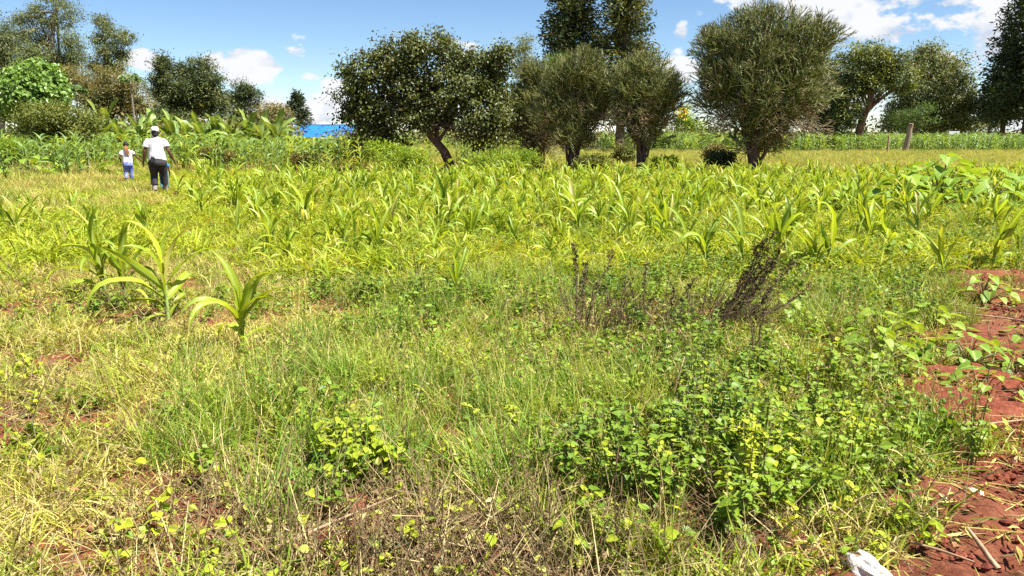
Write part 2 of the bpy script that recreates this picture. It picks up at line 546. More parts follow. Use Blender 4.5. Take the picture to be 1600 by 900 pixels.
def gz(x, y):
    """ground height: nearly flat field that falls away gently far off"""
    x, y = np.asarray(x, float), np.asarray(y, float)
    r = np.hypot(x, y)
    return -2.6 * sstep(72, 105, r) + 0.018 * lumps(x, y) * sstep(1.0, 4.0, r) * (1 - sstep(30, 60, r)) + 0.10 * sstep(-9, -15, x) * sstep(14, 20, y) * (1 - sstep(40, 60, y))


soil = bpy.data.materials.new('red_earth')
soil.use_nodes = True
q = NT(soil.node_tree)
pb = q.t.nodes['Principled BSDF']
pos = q.n('ShaderNodeNewGeometry').outputs['Position']
c = q.mix(q.ramp(q.noise(pos, 2.2, 8, .65), .3, .7), (0.20, 0.050, 0.025), (0.11, 0.028, 0.017))
c = q.mix(q.ramp(q.noise(pos, 30, 5, .7), .42, .68), c, (0.27, 0.082, 0.042))
c = q.mix(q.math('MULTIPLY', q.ramp(q.noise(pos, 5.5, 6, .7), .5, .72), 0.55), c, (0.33, 0.125, 0.07))      # dusty dry crust
c = q.mix(q.math('MULTIPLY', q.ramp(q.noise(pos, 0.35, 3, .5), .42, .6), 0.35), c, (0.17, 0.10, 0.05))
far_ = q.ramp(q.vmath('LENGTH', pos) if False else q.n('ShaderNodeVectorMath', operation='LENGTH').outputs['Value'], 26, 48)
q.link(pos, far_.node.inputs[0].links[0].from_node.inputs[0])
c = q.mix(far_, c, q.mix(q.ramp(q.noise(pos, .2, 4, .6), .35, .65), (0.14, 0.15, 0.04), (0.20, 0.17, 0.06)))      # meadow far off
q.link(c, pb.inputs['Base Color'])
pb.inputs['Roughness'].default_value = 0.95
pb.inputs['Specular IOR Level'].default_value = 0.15
bm_ = q.n('ShaderNodeBump')
bm_.inputs['Strength'].default_value = 0.9
bm_.inputs['Distance'].default_value = 0.03
q.link(q.noise(pos, 26, 9, .72), bm_.inputs['Height'])
q.link(bm_.outputs[0], pb.inputs['Normal'])
M['soil'] = soil

g = G()
rr = np.concatenate([np.linspace(0.0, 30, 120)[1:], np.geomspace(31, 150, 50), np.geomspace(170, 4000, 20)])
na = 240
th = np.linspace(0, 2 * np.pi, na, endpoint=False)
X = rr[:, None] * np.cos(th)
Y = rr[:, None] * np.sin(th)
V = np.stack([X, Y, gz(X, Y)], -1)
i = np.arange(len(rr) * na).reshape(len(rr), na)
F = np.stack([i[:-1], np.roll(i, -1, 1)[:-1], np.roll(i, -1, 1)[1:], i[1:]], -1).reshape(-1, 4)
g.add(V, F)
ctr = np.array([[0, 0, float(gz(0, 0))]])
tri = np.array([[na, j, (j + 1) % na] for j in range(na)])
g.add(np.vstack([V[0], ctr]), tri)
ground = tag(ob('ground', g.mesh('ground', M['soil'], True)), 'red earth ground under the field and the weeds', 'ground', kind='structure')


def path_edge(y):
    return 1.54 + (y - 2.9) * 0.59 + 0.16 * np.sin(y * 2.1 + .5) + 0.09 * np.sin(y * 5.3)


def on_path(x, y):
    """1 on the bare red track on the right, 0 in the vegetation"""
    a = sstep(-0.10, 0.22, x - path_edge(y)) * (1 - sstep(8.2, 9.4, y + 0.3 * np.sin(x * 2)))
    return np.clip(a, 0, 1)


# worked bare soil of the track: a finer sheet with real relief, just above the ground
pr = np.random.default_rng(11)
gx, gy = np.meshgrid(np.arange(1.0, 8.0, 0.042), np.arange(0.8, 10.0, 0.042))
hz = np.zeros_like(gx)
for k in range(60):
    f = pr.uniform(2, 42)
    a = pr.uniform(0, 6.28)
    hz += np.sin(f * (gx * math.cos(a) + gy * math.sin(a)) + pr.uniform(0, 6.28) + 1.5 * np.sin(gx * 3.1 + k) * np.cos(gy * 2.3 + k)) * 0.055 / (f ** .75)
hz += pr.normal(size=hz.shape) * 0.0035
inside = sstep(-0.45, -0.05, gx - path_edge(gy)) * (1 - sstep(8.6, 9.6, gy)) * (1 - sstep(7.3, 7.9, gx)) * sstep(.8, 1.2, gy)
hz = gz(gx, gy) + 0.02 + np.clip(hz, -.03, .05) * inside - 0.12 * (1 - inside)
g = G()
i = np.arange(gx.size).reshape(gx.shape)
g.add(np.stack([gx, gy, hz], -1), np.stack([i[:-1, :-1], i[:-1, 1:], i[1:, 1:], i[1:, :-1]], -1).reshape(-1, 4))
tag(ob('path', g.mesh('path', M['soil'], True)), 'bare red earth track along the weeds', 'path', kind='structure')


# ------------------------------------------------------------------ scattering of what nobody could count
def scatter(name, protos, P, rz, tilt, scale, idx, label, cat):
    """one object of kind stuff: the prototype meshes instanced on points"""
    me = bpy.data.meshes.new(name)
    n = len(P)
    me.vertices.add(n)
    me.vertices.foreach_set('co', np.asarray(P, np.float32).ravel())
    rot = np.stack([tilt[:, 0], tilt[:, 1], rz], 1).astype(np.float32)
    me.attributes.new('rot', 'FLOAT_VECTOR', 'POINT').data.foreach_set('vector', rot.ravel())
    me.attributes.new('scl', 'FLOAT', 'POINT').data.foreach_set('value', np.asarray(scale, np.float32))
    me.attributes.new('idx', 'INT', 'POINT').data.foreach_set('value', np.asarray(idx, np.int32))
    o = ob(name, me)
    ng = bpy.data.node_groups.new(name, 'GeometryNodeTree')
    ng.interface.new_socket('Geometry', in_out='INPUT', socket_type='NodeSocketGeometry')
    ng.interface.new_socket('Geometry', in_out='OUTPUT', socket_type='NodeSocketGeometry')
    N, L = ng.nodes.new, ng.links.new
    gi, go = N('NodeGroupInput'), N('NodeGroupOutput')

    def attr(nm, typ):
        a = N('GeometryNodeInputNamedAttribute')
        a.data_type = typ
        a.inputs['Name'].default_value = nm
        return a.outputs[0]
    ar, as_, ai = attr('rot', 'FLOAT_VECTOR'), attr('scl', 'FLOAT'), attr('idx', 'INT')
    e2r = N('FunctionNodeEulerToRotation')
    L(ar, e2r.inputs[0])
    join = N('GeometryNodeJoinGeometry')
    for k, pm in enumerate(protos):
        src = bpy.data.objects.new(pm.name, pm)            # mesh source only, never linked to the scene
        oi = N('GeometryNodeObjectInfo')
        oi.inputs['Object'].default_value = src
        cmp_ = N('FunctionNodeCompare')
        cmp_.data_type = 'INT'
        cmp_.operation = 'EQUAL'
        L(ai, cmp_.inputs[2])
        cmp_.inputs[3].default_value = k
        ip = N('GeometryNodeInstanceOnPoints')
        L(gi.outputs[0], ip.inputs['Points'])
        L(cmp_.outputs[0], ip.inputs['Selection'])
        L(oi.outputs['Geometry'], ip.inputs['Instance'])
        L(e2r.outputs[0], ip.inputs['Rotation'])
        L(as_, ip.inputs['Scale'])
        L(ip.outputs[0], join.inputs[0])
    L(join.outputs[0], go.inputs[0])
    md = o.modifiers.new('scatter', 'NODES')
    md.node_group = ng
    return tag(o, label, cat, kind='stuff')


def spread(rng, bands, prob, half=R(40), pad=0.8):
    """points over the view's fan (and a margin), thinned by prob(x, y)"""
    out = []
    for r0, r1, rho in bands:
        xm = r1 * math.tan(half) + pad
        n = int((r1 - r0) * 2 * xm * rho)
        x, y = rng.uniform(-xm, xm, n), rng.uniform(r0, r1, n)
        k = (np.abs(x) < y * math.tan(half) + pad) & (rng.uniform(0, 1, n) < prob(x, y))
        out.append(np.stack([x[k], y[k]], 1))
    p = np.vstack(out)
    return p[:, 0], p[:, 1]


def put(rng, name, protos, x, y, smin, smax, label, cat, tilt=0.12, dz=-0.01, sc_fn=None):
    n = len(x)
    P = np.stack([x, y, gz(x, y) + dz + 0.018 * on_path(x, y)], 1)
    s = rng.uniform(smin, smax, n)
    if sc_fn is not None:
        s = s * sc_fn(x, y)
    return scatter(name, protos, P, rng.uniform(0, 6.28, n), rng.normal(size=(n, 2)) * tilt, s, rng.integers(0, len(protos), n), label, cat)


def patch(x, y, cx, cy, rx, ry):
    return np.exp(-((x - cx) / rx) ** 2 - ((y - cy) / ry) ** 2)


def blotch(x, y, k=1.0, ph=0.0):
    return 0.5 + 0.5 * np.tanh(1.6 * (np.sin(1.3 * k * x + 1.1 * np.sin(.9 * k * y + ph) + ph) + np.sin(1.7 * k * y + 1.3 * np.sin(1.1 * k * x - ph)) + .6 * np.sin(3.9 * k * x + 2.9 * k * y + ph)))


def clump(rng, rad, sets, name='grass_clump'):
    """one patch of turf: sets = (material, blades, lengths, widths, lean, bend, segments)"""
    g = G()
    mats = []
    for mat, n, (lo, hi), (wlo, whi), lean, bend, segs in sets:
        a, rr_ = rng.uniform(0, 6.28, n), rad * np.sqrt(rng.uniform(0, 1, n))
        o = np.stack([rr_ * np.cos(a), rr_ * np.sin(a), np.zeros(n)], 1)
        blades(g, o, rng.uniform(0, 6.28, n), rng.uniform(*lean, n), rng.uniform(*bend, n), rng.uniform(lo, hi, n) * rng.uniform(.7, 1, n), rng.uniform(wlo, whi, n), segs, roll=rng.normal(size=n) * .8, mi=len(mats))
        mats.append(M[mat])
    return g.mesh(name, mats)


def seed_stems(rng, g, n, rad, lo, hi, mi):
    a, rr_ = rng.uniform(0, 6.28, n), rad * np.sqrt(rng.uniform(0, 1, n))
    o = np.stack([rr_ * np.cos(a), rr_ * np.sin(a), np.zeros(n)], 1)
    c_ = blades(g, o, rng.uniform(0, 6.28, n), rng.uniform(1.2, 1.5, n), rng.uniform(.1, .7, n), rng.uniform(lo, hi, n), np.full(n, .003), 4, mi=mi)
    k = 6
    pos_ = (c_[:, -1][:, None] - np.array([0, 0, 1.])[None, None] * rng.uniform(0, .06, (n, k, 1))).reshape(-1, 3)
    leaves(g, pos_, rng.normal(size=(n * k, 3)) * .5 + np.array([0, 0, .8]), rng.uniform(.012, .022, n * k), .3, rng=rng, mi=mi, simple=True)


rg = np.random.default_rng(21)
UP, MIDL, FLAT = (.8, 1.5), (.4, 1.4), (.0, 1.0)
T_straw = [clump(rg, .17, [('straw', 80, (.05, .20), (.003, .006), FLAT, (.0, 1.3), 3), ('olive', 60, (.06, .20), (.003, .007), MIDL, (.2, 1.5), 3), ('dead', 24, (.05, .18), (.002, .005), FLAT, (0, 1), 2)]) for _ in range(4)]
T_green = [clump(rg, .16, [('green', 90, (.06, .20), (.004, .008), MIDL, (.3, 1.8), 3), ('olive', 45, (.06, .20), (.003, .007), MIDL, (.2, 1.5), 3), ('straw', 20, (.05, .18), (.003, .006), FLAT, (0, 1.2), 2)]) for _ in range(4)]


def hummock(x, y):
    return blotch(x, y, 2.6, 1.9)


def tall_clump(rng, m1, m2):
    g = G()
    n = 70
    a, rr_ = rng.uniform(0, 6.28, n), .11 * np.sqrt(rng.uniform(0, 1, n))
    o = np.stack([rr_ * np.cos(a), rr_ * np.sin(a), np.zeros(n)], 1)
    blades(g, o, rng.uniform(0, 6.28, n), rng.uniform(.9, 1.5, n), rng.uniform(.2, 1.3, n), rng.uniform(.16, .42, n), rng.uniform(.003, .006, n), 4, roll=rng.normal(size=n) * .6)
    seed_stems(rng, g, 7, .1, .3, .5, 1)
    return g.mesh('tall_clump', [M[m1], M[m2]])


T_fine = [tall_clump(rg, 'fresh', 'olive'), tall_clump(rg, 'fresh', 'straw'), tall_clump(rg, 'green', 'straw')]
T_lush = [clump(rg, .22, [('lush', 60, (.14, .36), (.010, .020), (.6, 1.4), (.6, 2.2), 4), ('green', 24, (.1, .3), (.004, .008), MIDL, (.3, 1.6), 3)]) for _ in range(4)]
T_far = [clump(rg, .5, [(m, 130, (.35, .75), (.010, .020), UP, (.2, 1.2), 2), ('straw', 18, (.4, .8), (.008, .014), UP, (.1, .8), 2)]) for m in ('olive', 'green', 'olive')]
T_bank = [clump(rg, .35, [(m, 150, (.15, .45), (.006, .014), UP, (.2, 1.2), 2)]) for m in ('olive', 'green', 'straw')]
T_farlush = [clump(rg, .45, [('lush', 110, (.25, .55), (.018, .032), (.6, 1.4), (.5, 2.0), 3)]) for _ in range(3)]


def dead_tuft(rng):
    g = G()
    n = 16
    A = np.stack([rng.normal(size=n) * .07, rng.normal(size=n) * .07, np.zeros(n)], 1)
    B = A + nrm(rng.normal(size=(n, 3)) * np.array([.7, .7, .4]) + np.array([0, 0, .45])) * rng.uniform(.08, .30, (n, 1))
    B[:, 2] = np.abs(B[:, 2]) + .005
    sticks(g, A, B, .0022, .001)
    k = 10
    j = rng.integers(0, n, k)
    pos_ = A[j] + (B[j] - A[j]) * rng.uniform(.3, 1, (k, 1))
    leaves(g, pos_, rng.normal(size=(k, 3)) + np.array([0, 0, -.4]), rng.uniform(.012, .035, k), .5, .5, rng=rng, simple=True)
    return g.mesh('dead_tuft', M['dead'])


def low_weed(rng, mat, n=12, lo=.018, hi=.042, h=.10):
    g = G()
    k = 4
    A = np.zeros((k, 3))
    B = np.stack([rng.normal(size=k) * .05, rng.normal(size=k) * .05, rng.uniform(.4, 1, k) * h], 1)
    sticks(g, A, B, .002, .0012, mi=1)
    j = rng.integers(0, k, n)
    f = rng.uniform(.35, 1, (n, 1))
    pos_ = A[j] + (B[j] - A[j]) * f
    tip = rng.normal(size=(n, 3)) * np.array([1, 1, .25]) + np.array([0, 0, .12])
    leaves(g, pos_, tip, rng.uniform(lo, hi, n), .72, .25, rng=rng, up=np.array([0, 0, 1.]))
    return g.mesh('low_weed', [M[mat], M['stem']])


def dead_thicket(rng):
    g = G()
    n = 14
    for k in range(n):
        a0 = np.array([rng.normal() * .12, rng.normal() * .10, 0])
        e0 = a0 + np.array([rng.normal() * .08 + .05, rng.normal() * .06, rng.uniform(.18, .42)])
        pp = curve3(a0, (a0 + e0) / 2 + rng.normal(size=3) * .03, e0, 5)
        sticks(g, pp[:-1], pp[1:], np.linspace(.0035, .0018, 4), np.linspace(.003, .0014, 4))
        sticks(g, pp[1:], pp[1:] + nrm(rng.normal(size=(4, 3)) + np.array([0, 0, .6])) * rng.uniform(.03, .10, (4, 1)), .0018, .001)
    m = 30
    leaves(g, np.stack([rng.normal(size=m) * .12, rng.normal(size=m) * .1, rng.uniform(.02, .35, m)], 1), rng.normal(size=(m, 3)) + np.array([0, 0, -.4]), rng.uniform(.012, .035, m), .5, .6, rng=rng, simple=True)
    return g.mesh('dead_thicket', M['dead'])


T_dead = [dead_tuft(rg) for _ in range(4)]
T_thicket = [dead_thicket(rg) for _ in range(4)]
T_weed = [low_weed(rg, m) for m in ('weed', 'weed', 'weed_lime')]
T_weedy = [low_weed(rg, m, 9, .016, .034, .12) for m in ('weed_yellow', 'weed_yellow', 'weed_lime')]
T_tallweed = [low_weed(rg, 'weed', 26, .022, .055, .26) for _ in range(4)]


def straw_bit(rng):
    g = G()
    n = 9
    A = np.stack([rng.normal(size=n) * .10, rng.normal(size=n) * .10, rng.uniform(.006, .022, n)], 1)
    d = rng.normal(size=(n, 3)) * np.array([1, 1, .06])
    sticks(g, A, A + nrm(d) * rng.uniform(.04, .22, (n, 1)), rng.uniform(.0012, .0032, n), .001)
    leaves(g, A[:5] + .01, rng.normal(size=(5, 3)) * np.array([1, 1, .2]), rng.uniform(.03, .10, 5), .2, .4, rng=rng)
    return g.mesh('straw_bit', M['straw'] if rng.uniform() < .6 else M['dead'])


def clod_bit(rng):
    g = G()
    for _ in range(7):
        c0 = np.array([rng.normal() * .09, rng.normal() * .09, 0.004])
        r_ = rng.uniform(.006, .02)
        ico = np.array([[0, 0, 1], [.9, 0, .3], [.25, .85, .35], [-.7, .5, .3], [-.7, -.5, .35], [.25, -.85, .3], [0, 0, -1]]) * r_ * rng.uniform(.7, 1.3, (7, 3))
        f_ = [[0, 1, 2], [0, 2, 3], [0, 3, 4], [0, 4, 5], [0, 5, 1], [6, 2, 1], [6, 3, 2], [6, 4, 3], [6, 5, 4], [6, 1, 5]]
        g.add(ico + c0, f_)
    return g.mesh('clod_bit', M['redclod'])


T_litter = [straw_bit(rg) for _ in range(5)]
T_clod = [clod_bit(rg) for _ in range(4)]


def bare(x, y):
    """bare soil: the track and the scuffed patch on the left"""
    return np.clip(on_path(x, y) + 0.9 * (patch(x, y, -7.3, 12.9, 1.1, .7) > .45) + 0.8 * (patch(x, y, -1.78, 2.75, .25, .14) > .5), 0, 1)


def dryness(x, y):
    left = 1.08 * sstep(-0.2, -2.3, x + 0.10 * (y - 4)) * (1 - sstep(14, 22, y) * .6)
    return np.clip(0.06 + 0.85 * left + 0.20 * blotch(x, y, .8, 1.) - .25 * patch(x, y, -1.3, 4.9, .9, .9), 0, 1)


def brownpatch(x, y):
    return np.clip(patch(x, y, -.18, 2.80, 1.0, .50) * 1.4, 0, 1)


def twiggy(x, y):
    return np.clip(brownpatch(x, y) + .6 * patch(x, y, .55, 5.8, .6, .45) + .6 * patch(x, y, 1.4, 5.9, .55, .4), 0, 1)


def walkway(x, y):
    """low trodden grass where the walkers came along"""
    return sstep(.10, .05, np.abs(x / np.maximum(y, 1) + .475)) * sstep(11, 14, y) * (1 - sstep(24.3, 25, y))


def field_(x, y):
    """the planted field: lush lime leaves, from about 8 m outwards"""
    near = 8.0 - 0.25 * x * (x < 0) + .7 * np.sin(x * 1.3)
    return sstep(-1.5, 2.5, y - near) * sstep(-9.5, -6.5, x + .12 * y) * (1 - sstep(25.5, 28.5, y)) * (1 - .75 * sstep(4.0, 5.2, x - .12 * y) * (1 - sstep(12.5, 14.5, y)))


BANDS = [(1.2, 5, 66), (5, 9, 50), (9, 16, 30), (16, 26, 15)]
rs = np.random.default_rng(31)
x, y = spread(rs, BANDS, lambda x, y: (1 - bare(x, y)) * np.clip(dryness(x, y) * .8, 0, 1) * (1 - .6 * brownpatch(x, y)) * (1 - .85 * field_(x, y)) * (.45 + .55 * hummock(x, y)))
put(rs, 'dry_grass', T_straw, x, y, .7, 1.15, 'dry straw-coloured grass over the open ground', 'grass', .1, sc_fn=lambda x, y: .65 + .7 * hummock(x, y))
x, y = spread(rs, BANDS, lambda x, y: (1 - bare(x, y)) * (1.0 - .72 * dryness(x, y)) * .85 * (1 - .7 * field_(x, y)) * (1 - .85 * brownpatch(x, y)) * (.4 + .6 * hummock(y, x)))
put(rs, 'green_grass', T_green, x, y, .7, 1.2, 'short green grass growing among the weeds', 'grass', .1, sc_fn=lambda x, y: .65 + .75 * hummock(y, x))
x, y = spread(rs, [(2.6, 5, 30), (5, 9, 20), (9, 14, 6)], lambda x, y: (1 - bare(x, y)) * np.clip(.75 * blotch(x, y, 1.2, 2.3) * sstep(-2.4, -1.0, x) - .1 + .9 * patch(x, y, -1.3, 4.9, .8, .9) + .8 * patch(x, y, .4, 5.0, 1.0, .9) + .5 * patch(x, y, 1.1, 3.4, .7, .6), 0, 1) * (1 - .9 * patch(x, y, -.3, 2.7, 1.1, .5)))
put(rs, 'tall_grass', T_fine, x, y, .55, 1.15, 'fine tall grass with thin seed stems', 'grass', .1)
x, y = spread(rs, [(6, 9, 24), (9, 16, 25), (16, 26, 15)], lambda x, y: (1 - bare(x, y)) * field_(x, y) * (.65 + .35 * blotch(x, y, 1.4, .4)))
put(rs, 'lush_grass', T_lush, x, y, .85, 1.5, 'lush lime-green broad grass filling the field', 'grass', .1, sc_fn=lambda x, y: (1 - .28 * walkway(x, y)) * (.7 + .5 * blotch(x, y, .9, 3.3)))
x, y = spread(rs, [(22, 29, 4.5)], lambda x, y: field_(x, y))
put(rs, 'field_grass', T_farlush, x, y, .6, 1.1, 'lime-green field growth in front of the trees', 'grass', .1)
x, y = spread(rs, [(2, 5, 150), (5, 9, 80), (9, 16, 36), (16, 22, 10)], lambda x, y: (1 - bare(x, y)) * np.clip(.25 + .6 * blotch(x, y, 1.1, .7) - .5 * dryness(x, y) + .5 * field_(x, y), 0, 1) * (1 - .7 * brownpatch(x, y)))
put(rs, 'low_weeds', T_weed, x, y, .6, 1.5, 'low broad-leaved green weeds covering the ground', 'weeds', .2)
x, y = spread(rs, [(2, 5, 90), (5, 8, 30)], lambda x, y: (1 - bare(x, y)) * np.clip(.3 * blotch(x, y, 1.6, 3.) + brownpatch(x, y) * .8, 0, 1))
put(rs, 'yellow_weeds', T_weedy, x, y, .7, 1.6, 'thin yellow-green weeds among the dead stems', 'weeds', .25)
x, y = spread(rs, [(3.0, 5, 60), (5, 9, 44), (9, 16, 26)], lambda x, y: (1 - bare(x, y)) * np.clip(.9 * patch(x, y, 1.4, 4.2, 1.1, 1.6) + .6 * patch(x, y, -.7, 6.9, 1.2, .8) + .35 * blotch(x, y, 1.5, 5.) * sstep(-2, -.5, x) + .8 * blotch(x, y, .7, 4.4) * sstep(5.5, 8, y) * sstep(-3, -1, x), 0, 1))
put(rs, 'tall_weeds', T_tallweed, x, y, .7, 1.25, 'bushy green weeds growing through the grass', 'weeds', .15)
x, y = spread(rs, [(1.2, 3.4, 130), (3.4, 5, 80), (5, 9, 26)], lambda x, y: (1 - .92 * bare(x, y)) * np.clip(.12 + .06 * dryness(x, y) + .9 * twiggy(x, y), 0, 1))
put(rs, 'dead_stems', T_dead, x, y, .6, 1.4, 'brown dead weed stems and curled leaves', 'dead stems', .3)
x, y = spread(rs, [(2.2, 8, 9)], lambda x, y: np.clip(.03 + .35 * brownpatch(x, y) + 1.1 * (twiggy(x, y) - brownpatch(x, y)), 0, 1))
put(rs, 'dead_thickets', T_thicket, x, y, .7, 1.15, 'upright brown dead stems around the dry flower stalks', 'dead stems', .15)
x, y = spread(rs, [(1.2, 5, 70), (5, 9.5, 36), (9.5, 15, 8)], lambda x, y: np.clip(.04 + bare(x, y) * .42, 0, 1))
put(rs, 'straw_litter', T_litter, x, y, .6, 1.3, 'broken straw and dry bits lying on the red earth', 'litter', .05, dz=.002)
x, y = spread(rs, [(1.2, 5, 100), (5, 9.5, 40), (9.5, 15, 10)], lambda x, y: bare(x, y) * .8)
put(rs, 'earth_crumbs', T_clod, x, y, .4, 1.3, 'small crumbs and clods of red earth', 'earth', .05, dz=.0)
x, y = spread(rs, [(1.2, 5, 40), (5, 9.5, 26)], lambda x, y: on_path(x, y) * np.clip(blotch(x, y, 2.2, .3) * .8 - .1, 0, 1) * (.10 + .9 * sstep(3.4, 4.8, y)))
put(rs, 'track_weeds', T_weed + T_green[:2], x, y, .5, 1.1, 'small weeds and grass creeping over the red track', 'weeds', .2)
# the rough grass strip between the field and the far maize, and the bank on the left
x, y = spread(rs, [(26.5, 60, 2.2)], lambda x, y: sstep(2, 8, x))
put(rs, 'rough_grass', T_far, x, y, .4, .8, 'tall yellowish rough grass strip behind the pencil trees', 'grass', .1)
x, y = spread(rs, [(13, 24, 9), (24, 34, 5)], lambda x, y: sstep(-6.0, -8.0, x + .28 * (y - 13)) * .9)
put(rs, 'bank_grass', T_bank, x, y, .6, 1.2, 'rough yellow-green grass bank at the field corner', 'grass', .1, sc_fn=lambda x, y: 1 - .3 * walkway(x, y))
x, y = spread(rs, [(34, 75, 1.2)], lambda x, y: 1 - sstep(0, 6, x))
put(rs, 'shade_grass', T_far, x, y, .6, 1.1, 'rough grass under the trees and behind the maize', 'grass', .1)
# ------------------------------------------------------------------ maize plants
rm = np.random.default_rng(41)


def maize_leaf(rng, L_, W_, el0, bend, pw=2.4, wave=.2, segs=10):
    g = G()
    blades(g, np.zeros((1, 3)), np.zeros(1), np.array([el0]), np.array([bend]), np.array([L_]), np.array([W_]), segs, 3, .42, pw, 'maize', np.array([rng.normal() * .35]), wave, rng=rng)
    return g


LEAF_KINDS = [(.46, .060, 1.38, 1.1, 2.2), (.56, .068, 1.2, 2.2, 1.9), (.60, .070, 1.1, 2.7, 1.7), (.52, .060, .9, 2.4, 1.4), (.42, .052, .7, 2.0, 1.2), (.34, .054, 1.42, .5, 2.0), (.54, .066, 1.2, 3.2, 2.4), (.50, .058, 1.28, 1.6, 2.6), (.46, .062, 1.0, 3.0, 1.5)]
leaf_g = [maize_leaf(rm, *k) for k in LEAF_KINDS]
leaf_me = {m: [g_.mesh('leaf', M[m], True) for g_ in leaf_g] for m in ('maize', 'maize_dark')}
stalk_g = G()
tube(stalk_g, [(0, 0, -.03), (0, 0, .1), (.004, 0, .22), (.006, .002, .34)], [.013, .013, .011, .008], 7)
stalk_me = stalk_g.mesh('stalk', M['stalk'], True)


def maize_plan(rng, n=8, stiff=False):
    """(leaf kind, matrix) for one plant: two ranks of leaves, drooping low, upright in the whorl"""
    plan = []
    base = rng.normal() * .25
    for k in range(n):
        f = k / (n - 1)
        kind = int(rng.choice([3, 4, 2])) if f < .35 else int(rng.choice([1, 2, 6, 7, 8])) if f < .6 else int(rng.choice([0, 5, 7, 0]))
        if stiff:
            kind = int(rng.choice([3, 4, 2])) if f < .3 else int(rng.choice([1, 7, 6, 2])) if f < .62 else int(rng.choice([0, 5, 0, 7]))
        a = base + math.pi * (k % 2) + rng.normal() * (.8 if stiff else .5)
        s = (.62 + .55 * math.sin(min(1, f * 1.25) * math.pi / 2)) * rng.uniform(.85, 1.15)
        if f > .9:
            s *= .85
        plan.append((kind, Matrix.Translation((.006 * math.cos(a), .006 * math.sin(a), .03 + .29 * f)) @ Euler((rng.normal() * .3, rng.normal() * .22, a)).to_matrix().to_4x4() @ Matrix.Scale(s, 4)))
    return plan


PLANS = [maize_plan(rm, int(rm.integers(8, 12))) for _ in range(12)] + [maize_plan(rm, 13, True) for _ in range(4)]


def joined_maize(plan, mat):
    g = G()
    g.merge(stalk_g)
    nst = len(g.m)
    for kind, mx in plan:
        g.merge(leaf_g[kind], mx)
    g.m = [np.full_like(m_, 0 if k_ < nst else 1) for k_, m_ in enumerate(g.m)]
    return g.mesh('maize_plant', [M['stalk'], M[mat]], True)


JOINED = [joined_maize(p, 'maize') for p in PLANS[:12]]
JOINED_DARK = [joined_maize(p, 'maize_dark') for p in PLANS[:4]]


def maize_plant(x_, y_, s, rz, label, parts=True, mat='maize', plan=None, lean=(0, 0)):
    k = int(rm.integers(0, 12)) if plan is None else plan
    z_ = float(gz(x_, y_))
    if not parts:
        o = ob('maize_plant', JOINED[k] if mat == 'maize' else JOINED_DARK[k % 4], loc=(x_, y_, z_), rot=(lean[0], lean[1], rz), scale=s)
        return tag(o, label, 'maize plant', 'young maize plants in the field')
    t = thing('maize_plant', label, 'maize plant', (x_, y_, z_), rz, s, 'young maize plants in the field')
    t.rotation_euler = (lean[0], lean[1], rz)
    ob('stalk', stalk_me, t)
    for kind, mx in PLANS[k]:
        ob('leaf', leaf_me[mat][kind], t, M=mx)
    return t


# the ones that stand out
NAMED = [
    (-3.95, 7.35, 1.2, .2, 'tallest maize plant at the sparse front corner of the field, farthest to the left', 12),
    (-3.60, 7.05, 1.0, -.5, 'stocky maize plant tucked right beside the tallest one at the front corner', 13),
    (-2.95, 6.45, 1.2, .35, 'broad upright maize plant alone in grass, second stand from the field corner', 14),
    (-1.98, 5.5, 1.0, -.1, 'lone maize plant closest to the camera, with a drooping leaf beside green grass', 15),
    (-2.72, 9.3, .85, .6, 'narrow upright maize plant standing apart behind the lone near one', 12),
    (-.52, 7.05, .75, .1, 'small drooping yellow-leaved maize plant in front of the thick stand', 4),
    (.10, 25.5, 1.2, .2, 'single tall maize shoot standing in front of the thin pencil tree', 6),
    (1.0, 11.5, 1.0, 0.0, 'pale-leaved maize plant at the centre of the thick stand', 1),
]
for (x_, y_, s, rz, lab, pl) in NAMED:
    maize_plant(x_, y_, s, rz, lab, True, 'maize', pl)

cand = []
for row in np.arange(-16, 17, .72):
    for yy in np.arange(7.2, 27.5, .44):
        x_, y_ = row + rm.normal() * .22 + .06 * (yy - 8), yy + rm.normal() * .2
        p = float(field_(x_, y_))
        near_edge = 7.9 - .18 * min(x_, 0)
        if x_ < -1.2 and y_ < 13:
            p *= .36
        if x_ > 3.6 and y_ < 12.5:
            p *= .22
        if y_ < near_edge + .3:
            p *= .25
        p *= .36 + .85 * float(blotch(x_, y_, .75, 2.2))
        p *= 1 - .95 * float(walkway(x_, y_))
        if x_ / y_ < -.33:
            p *= .45
        if abs(x_ / y_) > .72 or rm.uniform() > p * 1.35:
            continue
        if math.hypot(x_ + 9.05, y_ - 20) < .8 or math.hypot(x_ + 11.9, y_ - 24) < .8:
            continue
        if math.hypot(x_ - 8.7, y_ - 15.8) < 1.2:
            continue
        if min(math.hypot(x_ - n[0], y_ - n[1]) for n in NAMED) < .35:
            continue
        cand.append((x_, y_))
cand.sort(key=lambda c_: c_[1] + .15 * abs(c_[0]))


def maize_label(x_, y_, s):
    b = x_ / y_
    band = 'near field edge' if y_ < 10 else 'front half of field' if y_ < 12.5 else 'mid field' if y_ < 16 else 'back of field'
    if b < -.40:
        w_ = 'below the walkers'
    elif b < -.20:
        w_ = 'below the blue roof'
    elif b < .0:
        w_ = 'below the broad dark tree'
    elif b < .10:
        w_ = 'below the middle pencil tree'
    elif b < .22:
        w_ = 'below the lone pencil tree'
    elif b < .40:
        w_ = 'below the largest pencil tree'
    else:
        w_ = 'beside the big-leaved plants'
    return '%s lime-green maize plant, %s, %s' % ('short' if s < .66 else 'tall' if s > .90 else 'middling', band, w_)


